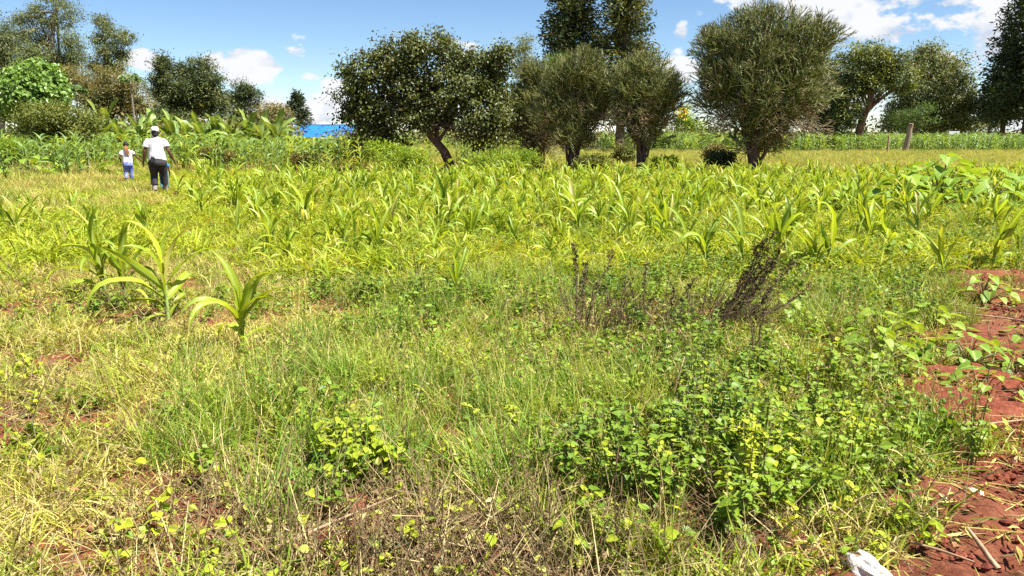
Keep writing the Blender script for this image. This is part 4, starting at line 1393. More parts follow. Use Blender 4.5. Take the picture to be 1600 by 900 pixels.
def pencil_tree(label, Y, base, lobes, n_brush, n_dead, trunks, scale=1.0):
    b = at(base[0], base[1], Y)
    b[2] = float(gz(b[0], b[1]))
    t = thing('pencil_tree', label, 'tree', tuple(b), 0, None, 'pencil trees behind the field')
    lb = [(c_ - b, r_) for c_, r_ in lobes_at(Y, lobes)]
    vol = np.array([l[1].prod() ** (2 / 3) for l in lb])

    def place(n, shell, lo=None):
        pick = rt.choice(len(lb), n, p=vol / vol.sum())
        C = np.array([l[0] for l in lb])[pick]
        Rr = np.array([l[1] for l in lb])[pick]
        d = nrm(rt.normal(size=(n, 3)))
        return C + d * Rr * (rt.uniform(0, 1, n) ** shell)[:, None] * .86, d
    hub = np.array([0, 0, .5])
    g = G()
    cen, dirs = place(n_brush, .42)
    for c_, d in zip(cen, dirs):
        axis = Vector(nrm(nrm(c_ - hub) * .8 + np.array([0, 0, .75]) + rt.normal(size=3) * .25))
        A, B, r0, r1, tp_ = BR[int(rt.integers(0, 6))]
        rot = np.array((axis.to_track_quat('Z', 'X').to_matrix() @ Matrix.Rotation(rt.uniform(0, 6.28), 3, 'Z')))
        s = scale * rt.uniform(.7, 1.15)
        off = c_ - np.array(axis) * .35 * s
        A, B = A @ rot.T * s + off, B @ rot.T * s + off
        sticks(g, A[~tp_], B[~tp_], r0[~tp_] * s, r1[~tp_] * s)
        cones(g, A[tp_], B[tp_], r0[tp_] * s * 1.25)
    ob('crown', g.mesh('crown', M['pencil'], False), t)
    # bare pale twigs inside and low
    g = G()
    low = min(l[0][2] - l[1][2] for l in lb)
    cen, dirs = place(n_dead, .7)
    for c_ in cen:
        c_ = c_.copy()
        c_[2] = max(.4, low + (c_[2] - low) * (.45 if rt.uniform() < .75 else .7))
        axis = Vector(nrm(nrm((c_ - hub) * np.array([1, 1, .5])) + rt.normal(size=3) * .4))
        A, B, r0, r1, tp_ = BR[int(rt.integers(0, 6))]
        k = rt.uniform(0, 1, len(A)) < .55
        rot = np.array(axis.to_track_quat('Z', 'X').to_matrix())
        s = scale * rt.uniform(.7, 1.05)
        c_ = c_ * np.array([.82, .82, 1])
        sticks(g, A[k] @ rot.T * s + c_, B[k] @ rot.T * s + c_, r0[k] * s, r1[k] * s)
    tag(ob('bare_twigs', g.mesh('bare_twigs', M['pencil_dead']), t), kind='stuff')
    g = G()
    for k in range(trunks):
        a = rt.uniform(0, 6.28)
        top = cen[k % len(cen)] if k >= trunks // 2 else place(1, .5)[0][0]
        s0 = np.array([math.cos(a), math.sin(a), 0]) * rt.uniform(.02, .22)
        s0[2] = -.15
        tube(g, curve3(s0, s0 + np.array([top[0] * .15, top[1] * .15, top[2] * .55]), top, 10), np.linspace(.085, .012, 10) * rt.uniform(.7, 1.15), 7, rough=.08, rng=rt)
    ob('trunk', g.mesh('trunk', M['darkbark'], True), t)
    return t


pencil_tree('largest pencil tree, tall round brush of thin twigs', 29, (1178, 268),
            [(1192, 75, 70, 62), (1132, 100, 42, 56), (1254, 95, 42, 60), (1192, 135, 86, 58), (1124, 145, 34, 36), (1262, 148, 36, 40), (1186, 185, 58, 30), (1185, 222, 42, 18), (1105, 70, 16, 24), (1285, 65, 12, 28)], 550, 120, 18, .96)
pencil_tree('pencil tree standing alone just left of the largest one, dark round crown', 30, (1003, 266),
            [(1008, 120, 36, 34), (1020, 155, 42, 40), (986, 150, 32, 40), (1005, 188, 32, 24), (1040, 150, 18, 30), (1004, 216, 28, 16)], 310, 70, 12, .84)
pencil_tree('pencil tree in the middle of the three smaller ones, with rounded top', 31, (893, 264),
            [(916, 118, 36, 32), (884, 142, 36, 38), (932, 148, 24, 36), (896, 182, 36, 28), (866, 172, 24, 30), (893, 214, 34, 16)], 310, 60, 12, .84)
pencil_tree('thin greyish pencil tree pressed against the broad dark tree', 33.5, (842, 258),
            [(836, 128, 26, 28), (828, 165, 30, 36), (846, 198, 26, 22), (812, 185, 16, 30), (840, 225, 26, 16)], 200, 45, 8, .86)


# conifers: drooping sprays along tiers of boughs
def conifer(label, Y, base, top_py, half_w, mat, mat2=None, n_bough=150, per=34, leaf=.30, skirt_py=None, lean=0.0, name='cypress_tree', frac2=0.0, power=.7, group=None, gap=.0):
    b = at(base[0], base[1], Y)
    b[2] = float(gz(b[0], b[1]))
    H = at(base[0], top_py, Y)[2] - b[2]
    z0 = (at(base[0], skirt_py, Y)[2] - b[2]) if skirt_py else H * .12
    Wd = half_w / FPX * Y
    t = thing(name, label, 'tree', tuple(b), 0, None, group)
    g, tg = G(), G()
    tube(tg, [(0, 0, -.3), (lean * .3, 0, H * .35), (lean * .7, 0, H * .7), (lean, 0, H * .98)], [H * .026, H * .02, H * .012, .02], 9, rough=.06, rng=rt)
    for k in range(n_bough):
        f = (k + rt.uniform(0, 1)) / n_bough
        z = z0 + (H - z0) * f
        rmax = Wd * (1 - f) ** power * rt.uniform(.6, 1.12) + .15
        a = rt.uniform(0, 6.28)
        e = np.array([math.cos(a) * rmax + lean * f, math.sin(a) * rmax, z + rmax * rt.uniform(-.05, .40)])
        s0 = np.array([lean * f, 0, z])
        P = curve3(s0, (s0 + e) / 2 + [0, 0, rmax * .12], e, 6)
        tube(tg, P, np.linspace(.05, .012, 6), 4, cap=False)
        ff = rt.uniform(.08, 1.05, per) ** .8
        pos_ = s0 + (e - s0) * ff[:, None] + rt.normal(size=(per, 3)) * np.array([.16, .16, .20]) * (1 + rmax * .12)
        out = nrm(e - s0)
        m = 1 if (mat2 and rt.uniform() < frac2) else 0
        leaves(g, pos_, rt.normal(size=(per, 3)) * .55 + out * .6 + np.array([0, 0, rt.uniform(-.5, .4)]), leaf * rt.uniform(.6, 1.3, per), .34, .4, rng=rt, mi=m, simple=True)
    ob('crown', g.mesh('crown', [M[mat]] + ([M[mat2]] if mat2 else [])), t)
    ob('trunk', tg.mesh('trunk', M['darkbark'], True), t)
    return t


conifer('tall dark conifer behind the smaller pencil trees, left of its warmer twin', 60, (893, 215), -90, 56, 'cypress', 'cypress_warm', 420, 54, .34, 190, frac2=.2, power=.38)
conifer('tall olive-tinted conifer with loose side boughs behind the lone pencil tree', 58, (968, 215), -80, 50, 'cypress_warm', 'cypress', 300, 50, .34, 190, lean=.4, frac2=.4, power=.35)
conifer('huge dark conifer cut off by the right picture edge', 78, (1603, 212), -70, 78, 'cypress', 'cypress_warm', 460, 54, .48, 190, frac2=.05, power=.5)
conifer('dark conifer in front of the huge one at the right edge', 82, (1566, 208), 70, 36, 'cypress', None, 220, 50, .46, 185, power=.55)
conifer('small dark tree in the gap left of the right-edge conifers', 96, (1545, 208), 150, 26, 'deep', None, 80, 30, .4, 200, power=.5)
conifer('small spiry dark tree above the left end of the blue roof', 84, (467, 208), 146, 22, 'cypress', None, 90, 30, .34, 198, power=.8, name='spiry_tree')

tree('slender_gum_tree', 'small rounded gum tree peeping out left of the tall conifers', 'tree', 88, (822, 212),
     [(820, 72, 16, 22), (815, 92, 20, 18), (826, 110, 22, 20)], 90, 40, .26, 'euc', .2, 'greybark', None, 8, clump_r=.55, droop=.6, aspect=.3)
tree('yellow_leaved_tree', 'bright yellowish bush behind the top of the middle pencil tree', 'tree', 52, (880, 215),
     [(868, 96, 20, 10), (885, 110, 22, 14), (868, 130, 26, 24)], 80, 40, .2, 'feather', .12, 'bark', None, 6, clump_r=.4, aspect=.35)

# right-hand trees
tree('leafy_tree', 'leafy tree with forked reddish trunk just right of the largest pencil tree', 'tree', 62, (1337, 236),
     [(1352, 96, 40, 24), (1332, 110, 30, 30), (1392, 108, 34, 26), (1376, 88, 28, 18), (1408, 128, 20, 22), (1360, 130, 38, 18), (1322, 150, 24, 24), (1330, 180, 18, 14), (1318, 176, 18, 20)],
     380, 70, .19, 'deep', .34, 'redbark', [(1337, 238), (1342, 205), (1352, 175), (1362, 150), (1366, 120)], 22, clump_r=.5, droop=.3, aspect=.55, mats2='shrub', frac2=.5, ragged=.5)
tree('dark_tree', 'dark low-branching tree behind the largest pencil tree, thin bare trunk', 'tree', 66, (1289, 232),
     [(1300, 150, 24, 36), (1310, 190, 26, 24), (1292, 120, 22, 26), (1280, 180, 24, 24)], 240, 66, .2, 'deep', .2, 'darkbark', None, 10, clump_r=.5, aspect=.55, mats2='shrub', frac2=.3)
tree('gum_tree', 'big rounded gum tree behind the leafy tree with the forked trunk', 'tree', 86, (1456, 212),
     [(1448, 82, 20, 16), (1438, 96, 20, 14), (1470, 104, 40, 22), (1496, 124, 28, 26), (1508, 160, 22, 34), (1450, 130, 46, 36), (1480, 165, 40, 34), (1420, 160, 30, 36), (1440, 190, 50, 18), (1500, 192, 26, 16), (1400, 185, 24, 20)],
     640, 76, .29, 'euc', .45, 'greybark', None, 24, clump_r=.75, droop=.5, aspect=.42, mats2='deep', frac2=.2)
tree('feathery_tree', 'small feathery light-green tree in front of the big rounded gum', 'tree', 76, (1432, 213),
     [(1408, 184, 16, 7), (1448, 168, 18, 6), (1430, 178, 20, 6), (1425, 196, 26, 7), (1455, 190, 14, 6)], 70, 44, .24, 'feather', .12, 'bark', None, 8, clump_r=.6, aspect=.28, droop=-.2)
t = tree('flowering_bush', 'bush topped with yellow flowers between the two right pencil trees', 'bush', 76, (1070, 213),
         [(1068, 182, 16, 18), (1078, 200, 22, 14)], 90, 40, .2, 'bush', .1, 'bark', None, 6, clump_r=.4)
g = G()
fp = np.array([at(1067 + rt.normal() * 5, 175 + rt.normal() * 6, 74.6) for _ in range(60)]) - np.array(t.location)
leaves(g, fp, rt.normal(size=(60, 3)), rt.uniform(.14, .26, 60), .8, rng=rt)
tag(ob('flowers', g.mesh('flowers', M['yellowflower']), t), kind='stuff')

# left-hand trees
GL = 'gum trees on the left'
tree('gum_tree', 'tall airy gum tree reaching the top edge on the left', 'tree', 70, (70, 212),
     [(36, 30, 18, 14), (58, 14, 14, 12), (90, 2, 20, 14), (112, 22, 10, 16), (98, 34, 10, 10), (44, 56, 26, 16), (72, 62, 16, 14), (112, 64, 15, 20), (88, 92, 28, 16), (50, 90, 34, 20), (122, 90, 12, 14), (95, 118, 38, 18), (75, 34, 8, 12)],
     480, 64, .21, 'euc', .28, 'greybark', [(72, 214), (75, 150), (78, 90), (84, 40), (90, 10)], 26, GL, clump_r=.55, droop=.8, aspect=.3, shell=.45, ragged=.6)
tree('gum_tree', 'dense dark gum tree cut off by the left picture edge', 'tree', 74, (5, 212),
     [(8, 60, 26, 26), (-10, 90, 40, 40), (18, 100, 34, 36), (-20, 40, 30, 30), (25, 135, 36, 30), (-5, 150, 40, 30)],
     440, 70, .24, 'euc', .35, 'greybark', None, 18, GL, clump_r=.6, droop=.7, aspect=.32, mats2='deep', frac2=.4)
tree('gum_tree', 'slim gum tree with open crown between the papayas', 'tree', 66, (165, 212),
     [(158, 34, 11, 12), (168, 50, 11, 9), (194, 58, 11, 12), (152, 60, 8, 10), (188, 84, 12, 12), (164, 80, 13, 10), (176, 68, 9, 8), (165, 106, 18, 13), (148, 100, 13, 10), (184, 104, 9, 9)],
     230, 60, .20, 'euc', .2, 'greybark', [(166, 214), (167, 150), (166, 100), (164, 60)], 20, GL, clump_r=.45, droop=.9, aspect=.3, ragged=.6, shell=.5)
tree('scrub_tree', 'brownish feathery scrub below the slim gum tree', 'tree', 60, (185, 214),
     [(150, 125, 26, 22), (190, 135, 30, 24), (170, 160, 46, 26), (212, 165, 20, 20), (140, 155, 24, 24), (110, 130, 24, 24)],
     420, 70, .21, 'brownscrub', .18, 'bark', None, 12, None, clump_r=.5, droop=.2, aspect=.28, mats2='deep', frac2=.25)
tree('dark_tree', 'dark pointed tree, tallest right of the thin papaya', 'tree', 70, (262, 212),
     [(254, 98, 10, 16), (256, 120, 18, 20), (250, 145, 20, 18), (266, 155, 24, 22), (262, 185, 30, 16)], 260, 76, .23, 'deep', .2, 'darkbark', None, 12, 'dark trees behind the bananas', clump_r=.5, aspect=.38, mats2='euc', frac2=.3)
tree('dark_tree', 'broad dark tree right of the pointed one, behind the bananas', 'tree', 71, (305, 212),
     [(290, 112, 18, 20), (318, 110, 20, 18), (300, 135, 30, 22), (330, 135, 20, 24), (300, 165, 40, 24), (340, 165, 20, 22)], 380, 76, .23, 'deep', .22, 'darkbark', None, 14, 'dark trees behind the bananas', clump_r=.5, aspect=.38, mats2='euc', frac2=.35)
tree('dark_tree', 'small airy dark tree with open top, last before the blue roof', 'tree', 84, (378, 210),
     [(380, 140, 18, 12), (370, 155, 20, 14), (392, 155, 16, 16), (376, 178, 30, 18)], 190, 70, .24, 'deep', .18, 'darkbark', None, 10, 'dark trees behind the bananas', clump_r=.5, aspect=.35)
tree('low_tree', 'low brownish tree between the airy tree and the spiry one', 'tree', 82, (425, 210),
     [(420, 172, 24, 10), (440, 178, 18, 10), (410, 188, 30, 10)], 110, 36, .28, 'brownscrub', .12, 'bark', None, 6, None, clump_r=.5, aspect=.35)
tree('vine_mound', 'round mound of climbing vine with glossy pale-green leaves on the left', 'vine', 47, (58, 225),
     [(56, 124, 38, 24), (48, 146, 48, 26), (70, 150, 32, 24), (30, 166, 34, 18)], 900, 20, .23, 'vine', .15, 'bark', None, 10, None, clump_r=.26, aspect=.85, droop=.9, shell=.12, ragged=.08)
tree('dark_shrub', 'large dense olive shrub under the vine mound', 'shrub', 36, (95, 236),
     [(70, 180, 44, 20), (115, 185, 40, 24), (50, 200, 36, 20), (130, 210, 30, 22), (90, 205, 50, 24), (145, 195, 16, 20)], 420, 34, .12, 'shrub', .12, 'darkbark', None, 14, None, clump_r=.3, aspect=.5)
for (px, py, rx, ry, Y, mat, lab) in [
        (634, 249, 46, 18, 28.5, 'bush', 'bright green bush at the foot of the broad tree, left of its trunk'),
        (775, 252, 44, 15, 28.5, 'bush', 'bright green bush right of the broad tree trunk'),
        (556, 224, 34, 22, 38, 'shrub', 'olive bush in front of the blue roof under the broad tree'),
        (600, 236, 34, 14, 30.5, 'bush', 'green bush under the left side of the broad tree'),
        (335, 240, 26, 9, 30, 'brownscrub', 'brownish dry bush in the maize behind the woman'),
        (480, 246, 26, 10, 31, 'brownscrub', 'brownish dry bush in the maize below the blue roof'),
        (1125, 248, 22, 12, 29.6, 'deep', 'dark spiky bush in the shade of the largest pencil tree'),
        (1118, 236, 14, 6, 36, 'brownscrub', 'dry reddish bush left of the largest pencil tree trunk'),
        (975, 240, 14, 14, 36, 'shrub', 'low bush between the two pencil tree trunks'),
        (1355, 232, 18, 8, 70, 'feather', 'small light bush beside the forked reddish trunk'),
        (820, 250, 26, 12, 29.5, 'bush', 'low green weeds bush at the foot of the thin pencil tree'),
        (925, 252, 24, 10, 29.5, 'shrub', 'low olive bush between the middle and lone pencil trees'),
        (1040, 254, 20, 8, 29, 'bush', 'small green bush right of the lone pencil tree'),
        (15, 232, 26, 16, 30, 'bush', 'leafy bush at the left picture edge')]:
    tree('bush', lab, 'bush', Y, (px, py + ry), [(px, py, rx, ry), (px - rx * .4, py + ry * .3, rx * .6, ry * .7), (px + rx * .4, py + ry * .2, rx * .6, ry * .8)], 130, 26, .105 * (Y / 34), mat, .03, 'bark', None, 8, 'bushes among the trees', clump_r=.18 * (Y / 34), aspect=.5)

# far-off woods that close the horizon
rw = np.random.default_rng(77)
g = G()
for k in range(560):
    b_ = rw.uniform(-.85, .98)
    D = rw.uniform(100, 125)
    gap = -.285 < b_ < -.19
    hgt = rw.uniform(3.6, 5.6) if not gap else 1.2
    c0 = np.array([b_ * D, D, -2.6 + hgt * rw.uniform(.15, .85)])
    n = 80
    o_ = c0 + rw.normal(size=(n, 3)) * np.array([1.3, 1.2, hgt * .26])
    leaves(g, o_, rw.normal(size=(n, 3)), rw.uniform(.35, .65, n), .55, rng=rw, simple=True, mi=int(rw.integers(0, 2)))
tag(ob('far_woods', g.mesh('far_woods', [M['deep'], M['cypress']])), 'dark far-off belt of trees closing the horizon', 'woods', kind='stuff')
# tangled undergrowth behind the bananas and between the tree trunks
g = G()
for k in range(420):
    if k < 230:
        px, Y = rw.uniform(110, 452), rw.uniform(46, 58)
        top = 186 + 10 * rw.uniform() if px < 400 else 198
    else:
        px, Y = rw.uniform(520, 1100), rw.uniform(64, 80)
        top = 196 + 8 * rw.uniform()
    c1 = at(px, top, Y)
    z0 = float(gz(c1[0], c1[1]))
    c0 = np.array([c1[0], c1[1], z0 + (c1[2] - z0) * rw.uniform(.2, .8)])
    n = 60
    o_ = c0 + rw.normal(size=(n, 3)) * np.array([.8, .7, .42])
    leaves(g, o_, rw.normal(size=(n, 3)), rw.uniform(.2, .4, n), .5, rng=rw, simple=True, mi=int(rw.integers(0, 3)))
tag(ob('undergrowth', g.mesh('undergrowth', [M['deep'], M['shrub'], M['brownscrub']])), 'tangled undergrowth behind the bananas and between the far trunks', 'undergrowth', kind='stuff')


# ------------------------------------------------------------------ bananas and papayas
def banana_leaf_mesh(rng, L_, W_, el0, bend):
    g = G()
    blades(g, np.zeros((1, 3)), np.zeros(1), np.array([el0]), np.array([bend]), np.array([L_]), np.array([W_]), 12, 3, .22, 1.6, 'broad', np.array([rng.normal() * .3]), .22, rng=rng)
    V = np.vstack(g.v)
    V += rng.normal(size=V.shape) * .012
    g.v = [V]
    return g.mesh('leaf', M['banana'], True)


BL = [banana_leaf_mesh(rt, 1.7, .48, 1.35, .5), banana_leaf_mesh(rt, 1.9, .5, 1.2, 1.3), banana_leaf_mesh(rt, 1.8, .46, 1.0, 1.9), banana_leaf_mesh(rt, 1.6, .42, .8, 2.2)]
bs = G()
tube(bs, [(0, 0, -.1), (.02, 0, .4), (.03, .02, .9), (.04, .02, 1.3)], [.12, .11, .09, .06], 8)
bs_me = bs.mesh('stem', M['stalk'], True)


def banana(px, Y, s, label):
    p = at(px, 215, Y)
    t = thing('banana_plant', label, 'banana plant', (p[0], p[1], float(gz(p[0], p[1]))), rt.uniform(0, 6.28), s, 'banana plants behind the maize')
    ob('stem', bs_me, t)
    for k in range(8):
        a = k * 2.4 + rt.normal() * .3
        f = k / 7
        kind = 3 - min(3, int(f * 3.99))
        ob('leaf', BL[kind], t, M=Matrix.Translation((.03, .02, .85 + .42 * f)) @ Euler((rt.normal() * .15, rt.normal() * .15, a)).to_matrix().to_4x4() @ Matrix.Scale(rt.uniform(.75, 1.05), 4))


BN = [(160, 40, 1.12, 'tall banana plant with upright leaves beside the olive shrub'), (186, 38, .82, 'banana plant directly above the girl walker'), (222, 41, .95, 'banana plant between the girl and the woman'),
      (238, 43, 1.02, 'banana plant just behind the woman with the cap'), (270, 40, .9, 'first banana plant to the right of the woman'), (292, 42, .9, 'second banana plant to the right of the woman'),
      (316, 41, .95, 'third banana plant to the right of the woman'), (338, 43, 1.0, 'banana plant under the broad dark far tree'), (362, 42, .92, 'banana plant below the gap with the white cloud'),
      (388, 44, .95, 'banana plant below the small airy dark tree'), (410, 42, .92, 'third banana plant left of the blue roof'), (432, 41, .95, 'second banana plant left of the blue roof'), (448, 42, .85, 'banana plant just left of the blue roof')]
for px, Y, s, lab in BN:
    banana(px, Y, s * 1.02, lab)


def papaya(px, top_py, Y, label, n=13, leaf=.42):
    p = at(px, 215, Y)
    z0 = float(gz(p[0], p[1]))
    H = at(px, top_py, Y)[2] - z0
    t = thing('papaya_tree', label, 'tree', (p[0], p[1], z0), 0, None, 'papaya trees')
    g = G()
    tube(g, [(0, 0, -.1), (.05, 0, H * .4), (0, 0, H * .8), (.02, 0, H)], [.09, .06, .045, .04], 7, rough=.04, rng=rt)
    ob('trunk', g.mesh('trunk', M['greybark'], True), t)
    cg, pg = G(), G()
    for k in range(n):
        a = k * 2.4
        e = np.array([math.cos(a), math.sin(a), 0]) * rt.uniform(.35, .6) + np.array([0.02, 0, H + rt.uniform(-.05, .42)])
        tube(pg, curve3((0.02, 0, H - .05), (e + [0, 0, H]) / 2 + [0, 0, .05], e, 5), .012, 4)
        m_ = 7
        aa = a + np.linspace(-1.5, 1.5, m_)
        leaves(cg, np.repeat(e[None], m_, 0), np.stack([np.cos(aa), np.sin(aa), np.full(m_, -.75)], 1), leaf * rt.uniform(.7, 1.1, m_), .38, .2, rng=rt, up=np.array([0, 0, 1.]))
    ob('crown', cg.mesh('crown', M['feather']), t)
    ob('stalks', pg.mesh('stalks', M['stalk']), t)


papaya(212, 124, 55, 'tall thin papaya with a small tuft against the sky')
papaya(126, 140, 54, 'shorter papaya with flat crown beside the vine mound', 16, .5)
# ------------------------------------------------------------------ buildings, posts
def sheet_mat(name, c1, c2, rough=.45):
    return solid_mat(name, c1, c2, 1.2, rough, .5)


M['bluepaint'] = sheet_mat('blue_roof_sheet', (0.006, 0.12, 0.47), (0.010, 0.15, 0.52), .6)
M['zinc'] = sheet_mat('pale_roof_sheet', (0.62, 0.62, 0.63), (0.5, 0.5, 0.5))
M['wallpaint'] = solid_mat('pale_wall', (0.55, 0.52, 0.46), (0.46, 0.42, 0.36), 2.0, .9)
M['whitetrim'] = solid_mat('white_trim', (0.75, 0.75, 0.74), (0.66, 0.66, 0.66), 2.0, .7)
M['darkopening'] = solid_mat('dark_glass', (0.03, 0.035, 0.04), (0.02, 0.02, 0.025), 2.0, .2, .5)


def box(g, lo, hi, mi=0):
    x0, y0, z0 = lo
    x1, y1, z1 = hi
    V = [(x0, y0, z0), (x1, y0, z0), (x1, y1, z0), (x0, y1, z0), (x0, y0, z1), (x1, y0, z1), (x1, y1, z1), (x0, y1, z1)]
    g.add(V, [[0, 3, 2, 1], [4, 5, 6, 7], [0, 1, 5, 4], [1, 2, 6, 5], [2, 3, 7, 6], [3, 0, 4, 7]], mi)


def building(label, px0, px1, ridge_py, eave_py, Y, depth, roof_mat, z_drop=None):
    a, b_ = at(px0, ridge_py, Y + depth / 2), at(px1, ridge_py, Y + depth / 2)
    zr, ze = a[2], at(px0, eave_py, Y)[2]
    x0, x1 = a[0], b_[0]
    zg = float(gz((x0 + x1) / 2, Y + depth / 2)) - .1
    t = thing('building', label, 'building', ((x0 + x1) / 2, Y + depth / 2, zg), 0)
    hw, hd, R_, E_ = (x1 - x0) / 2, depth / 2, zr - zg, ze - zg
    g = G()
    box(g, (-hw + .4, -hd + .5, 0), (hw - .4, hd - .5, E_ - .12))
    ob('wall', g.mesh('wall', M['wallpaint']), t)
    # corrugated sheets, two slopes, one object per sheet
    pitch_n = 40
    n_sheet = max(4, int(round(hw * 2 / 1.6)))
    wsh = 2 * hw / n_sheet
    g = G()
    xs = np.linspace(0, wsh, 13)
    zc = .010 * np.where(np.arange(13) % 2, 1, -1)
    top = np.stack([xs, np.zeros(13), R_ + zc], 1)
    bot = np.stack([xs, np.full(13, -hd), E_ + zc], 1)
    i_ = np.arange(26).reshape(2, 13)
    F_ = np.stack([i_[0, :-1], i_[1, :-1], i_[1, 1:], i_[0, 1:]], -1)
    g.add(np.vstack([top, bot]), F_)
    sheet = g.mesh('roof_sheet', roof_mat)
    for k in range(n_sheet):
        for s_ in (1, -1):
            ob('roof_sheet', sheet, t, loc=(-hw + k * wsh if s_ == 1 else -hw + (k + 1) * wsh, 0, (k % 2) * .006), rot=(0, 0, 0 if s_ == 1 else math.pi))
    g = G()
    box(g, (-hw, -.15, R_ - .01), (hw, .15, R_ + .05))
    ob('ridge_cap', g.mesh('ridge_cap', roof_mat), t)
    for s_ in (-1, 1):
        g = G()
        y0 = s_ * (hd + .02)
        box(g, (-hw, min(y0, y0 - s_ * .04), E_ - .22), (hw, max(y0, y0 - s_ * .04), E_ - .03))
        ob('fascia', g.mesh('fascia', M['whitetrim']), t)
        g = G()
        gx_ = s_ * (hw - .42)
        g.add([(gx_, -hd + .5, E_ - .12), (gx_, hd - .5, E_ - .12), (gx_, 0, R_ - .06)], [[0, 1, 2]])
        ob('gable', g.mesh('gable', M['wallpaint']), t)
    n_w = max(2, int(hw * 2 / 3.2))
    for k in range(n_w):
        xw = -hw + .4 + (k + .5) * (2 * hw - .8) / n_w
        g = G()
        box(g, (xw - .5, -hd + .44, 1.0), (xw + .5, -hd + .49, 2.1))
        wdw = ob('window', g.mesh('window', M['whitetrim']), t)
        g = G()
        box(g, (xw - .42, -hd + .425, 1.08), (xw + .42, -hd + .438, 2.02))
        ob('pane', g.mesh('pane', M['darkopening']), wdw)
    return t


building('long low building with bright blue sheet roof left of the broad tree', 462, 566, 195, 214, 92, 7.0, M['bluepaint'])
building('low building with pale metal roof glimpsed between the pencil tree trunks', 860, 990, 196, 206, 92, 7.0, M['zinc'])


def post(px, base_py, top_py, r, label, mat='post', lean=.0, Y=None):
    p = at(px, base_py, Y)
    z0 = float(gz(p[0], p[1]))
    h = at(px, top_py, Y)[2] - z0
    g = G()
    n = 7
    P = np.stack([np.linspace(0, lean * h, n), np.zeros(n), np.linspace(-.3, h, n)], 1) + np.array([1, 1, 0]) * rt.normal(size=(n, 3)) * r * .12
    tube(g, P, np.linspace(r * 1.1, r * .9, n), 9, rough=.06, rng=rt)
    tag(ob('fence_post', g.mesh('fence_post', M[mat], True), loc=(p[0], p[1], z0)), label, 'post', 'posts along the far field edge')


post(1414, 238, 193, .19, 'stout weathered wooden post right of the forked reddish trunk', 'post', .10, 56)
post(1386, 240, 213, .07, 'thin pale post just left of the stout wooden one', 'stick', .02, 54)
post(1507, 226, 204, .13, 'short dark post in the far maize near the white board', 'darkbark', 0, 66)
post(1097, 234, 215, .08, 'thin dark post between the two right pencil trees', 'darkbark', 0, 60)
post(1110, 214, 204, .08, 'small grey post behind the maize by the largest pencil tree', 'greybark', 0, 74)
post(136, 246, 230, .06, 'short grey stake below the olive shrub', 'greybark', .02, 30)
p = at(1491, 208, 75)
t = thing('board', 'small white board standing behind the far maize near the short dark post', 'sign', (p[0], p[1], float(gz(p[0], p[1]))))
zt = at(1491, 205, 75)[2] - float(gz(p[0], p[1]))
g = G()
box(g, (-.5, -.02, zt - .34), (.5, .02, zt))
ob('panel', g.mesh('panel', M['whitetrim']), t)
for s_ in (-1, 1):
    g = G()
    tube(g, [(s_ * .4, .05, -.1), (s_ * .4, .05, zt - .02)], .03, 6)
    ob('leg', g.mesh('leg', M['greybark']), t)

# ------------------------------------------------------------------ people
M['skin'] = solid_mat('dark_skin', (0.12, 0.058, 0.036), (0.085, 0.040, 0.025), 6.0, .45, .4)
M['hair'] = solid_mat('black_hair', (0.012, 0.010, 0.010), (0.02, 0.016, 0.014), 30.0, .6, .3, .5, 60)
M['braid'] = solid_mat('brown_braids', (0.34, 0.13, 0.045), (0.20, 0.08, 0.03), 30.0, .6, .3, .5, 60)
M['whiteshirt'] = solid_mat('white_cotton', (0.72, 0.72, 0.73), (0.62, 0.62, 0.65), 7.0, .85, .2, .9, 7)
M['trousers'] = solid_mat('charcoal_trousers', (0.035, 0.034, 0.036), (0.022, 0.022, 0.024), 5.0, .8, .3, .3, 12)
M['greycuff'] = solid_mat('grey_socks', (0.30, 0.27, 0.27), (0.22, 0.20, 0.20), 9.0, .9)
M['blueprint'] = solid_mat('blue_print', (0.02, 0.09, 0.50), (0.30, 0.30, 0.50), 17.0, .8, .3, detail=2)
M['bluecloth'] = solid_mat('blue_cloth', (0.015, 0.16, 0.36), (0.03, 0.28, 0.46), 11.0, .8, .3)
M['shoe'] = solid_mat('orange_shoe', (0.62, 0.15, 0.04), (0.5, 0.12, 0.04), 9.0, .6)
M['blackcase'] = solid_mat('black_case', (0.012, 0.012, 0.013), (0.02, 0.02, 0.02), 9.0, .4, .5)
# faint grey print lines on the back of the woman's shirt
ms = M['whiteshirt'].copy()
ms.name = 'white_cotton_with_print'
q = NT(ms.node_tree)
pb = q.t.nodes['Principled BSDF']
base_link = pb.inputs['Base Color'].links[0].from_socket
tc = q.n('ShaderNodeTexCoord').outputs['Object']
sp = q.n('ShaderNodeSeparateXYZ')
q.link(tc, sp.inputs[0])
rows_ = q.math('GREATER_THAN', q.math('SINE', q.math('MULTIPLY', sp.outputs[2], 190.0)), .1)
letters = q.math('GREATER_THAN', q.noise(q.vmath('MULTIPLY', tc, (90.0, 0.0, 30.0)), 1.0, 1.0), .45)
win = q.math('MULTIPLY', q.math('LESS_THAN', q.math('ABSOLUTE', sp.outputs[0]), .11), q.math('LESS_THAN', q.math('ABSOLUTE', q.math('SUBTRACT', sp.outputs[2], 1.20)), .045))
win = q.math('MULTIPLY', win, q.math('LESS_THAN', sp.outputs[1], 0.0))
msk = q.math('MULTIPLY', q.math('MULTIPLY', rows_, letters), q.math('MULTIPLY', win, .45))
q.link(q.mix(msk, base_link, (0.35, 0.36, 0.40)), pb.inputs['Base Color'])
M['printshirt'] = ms


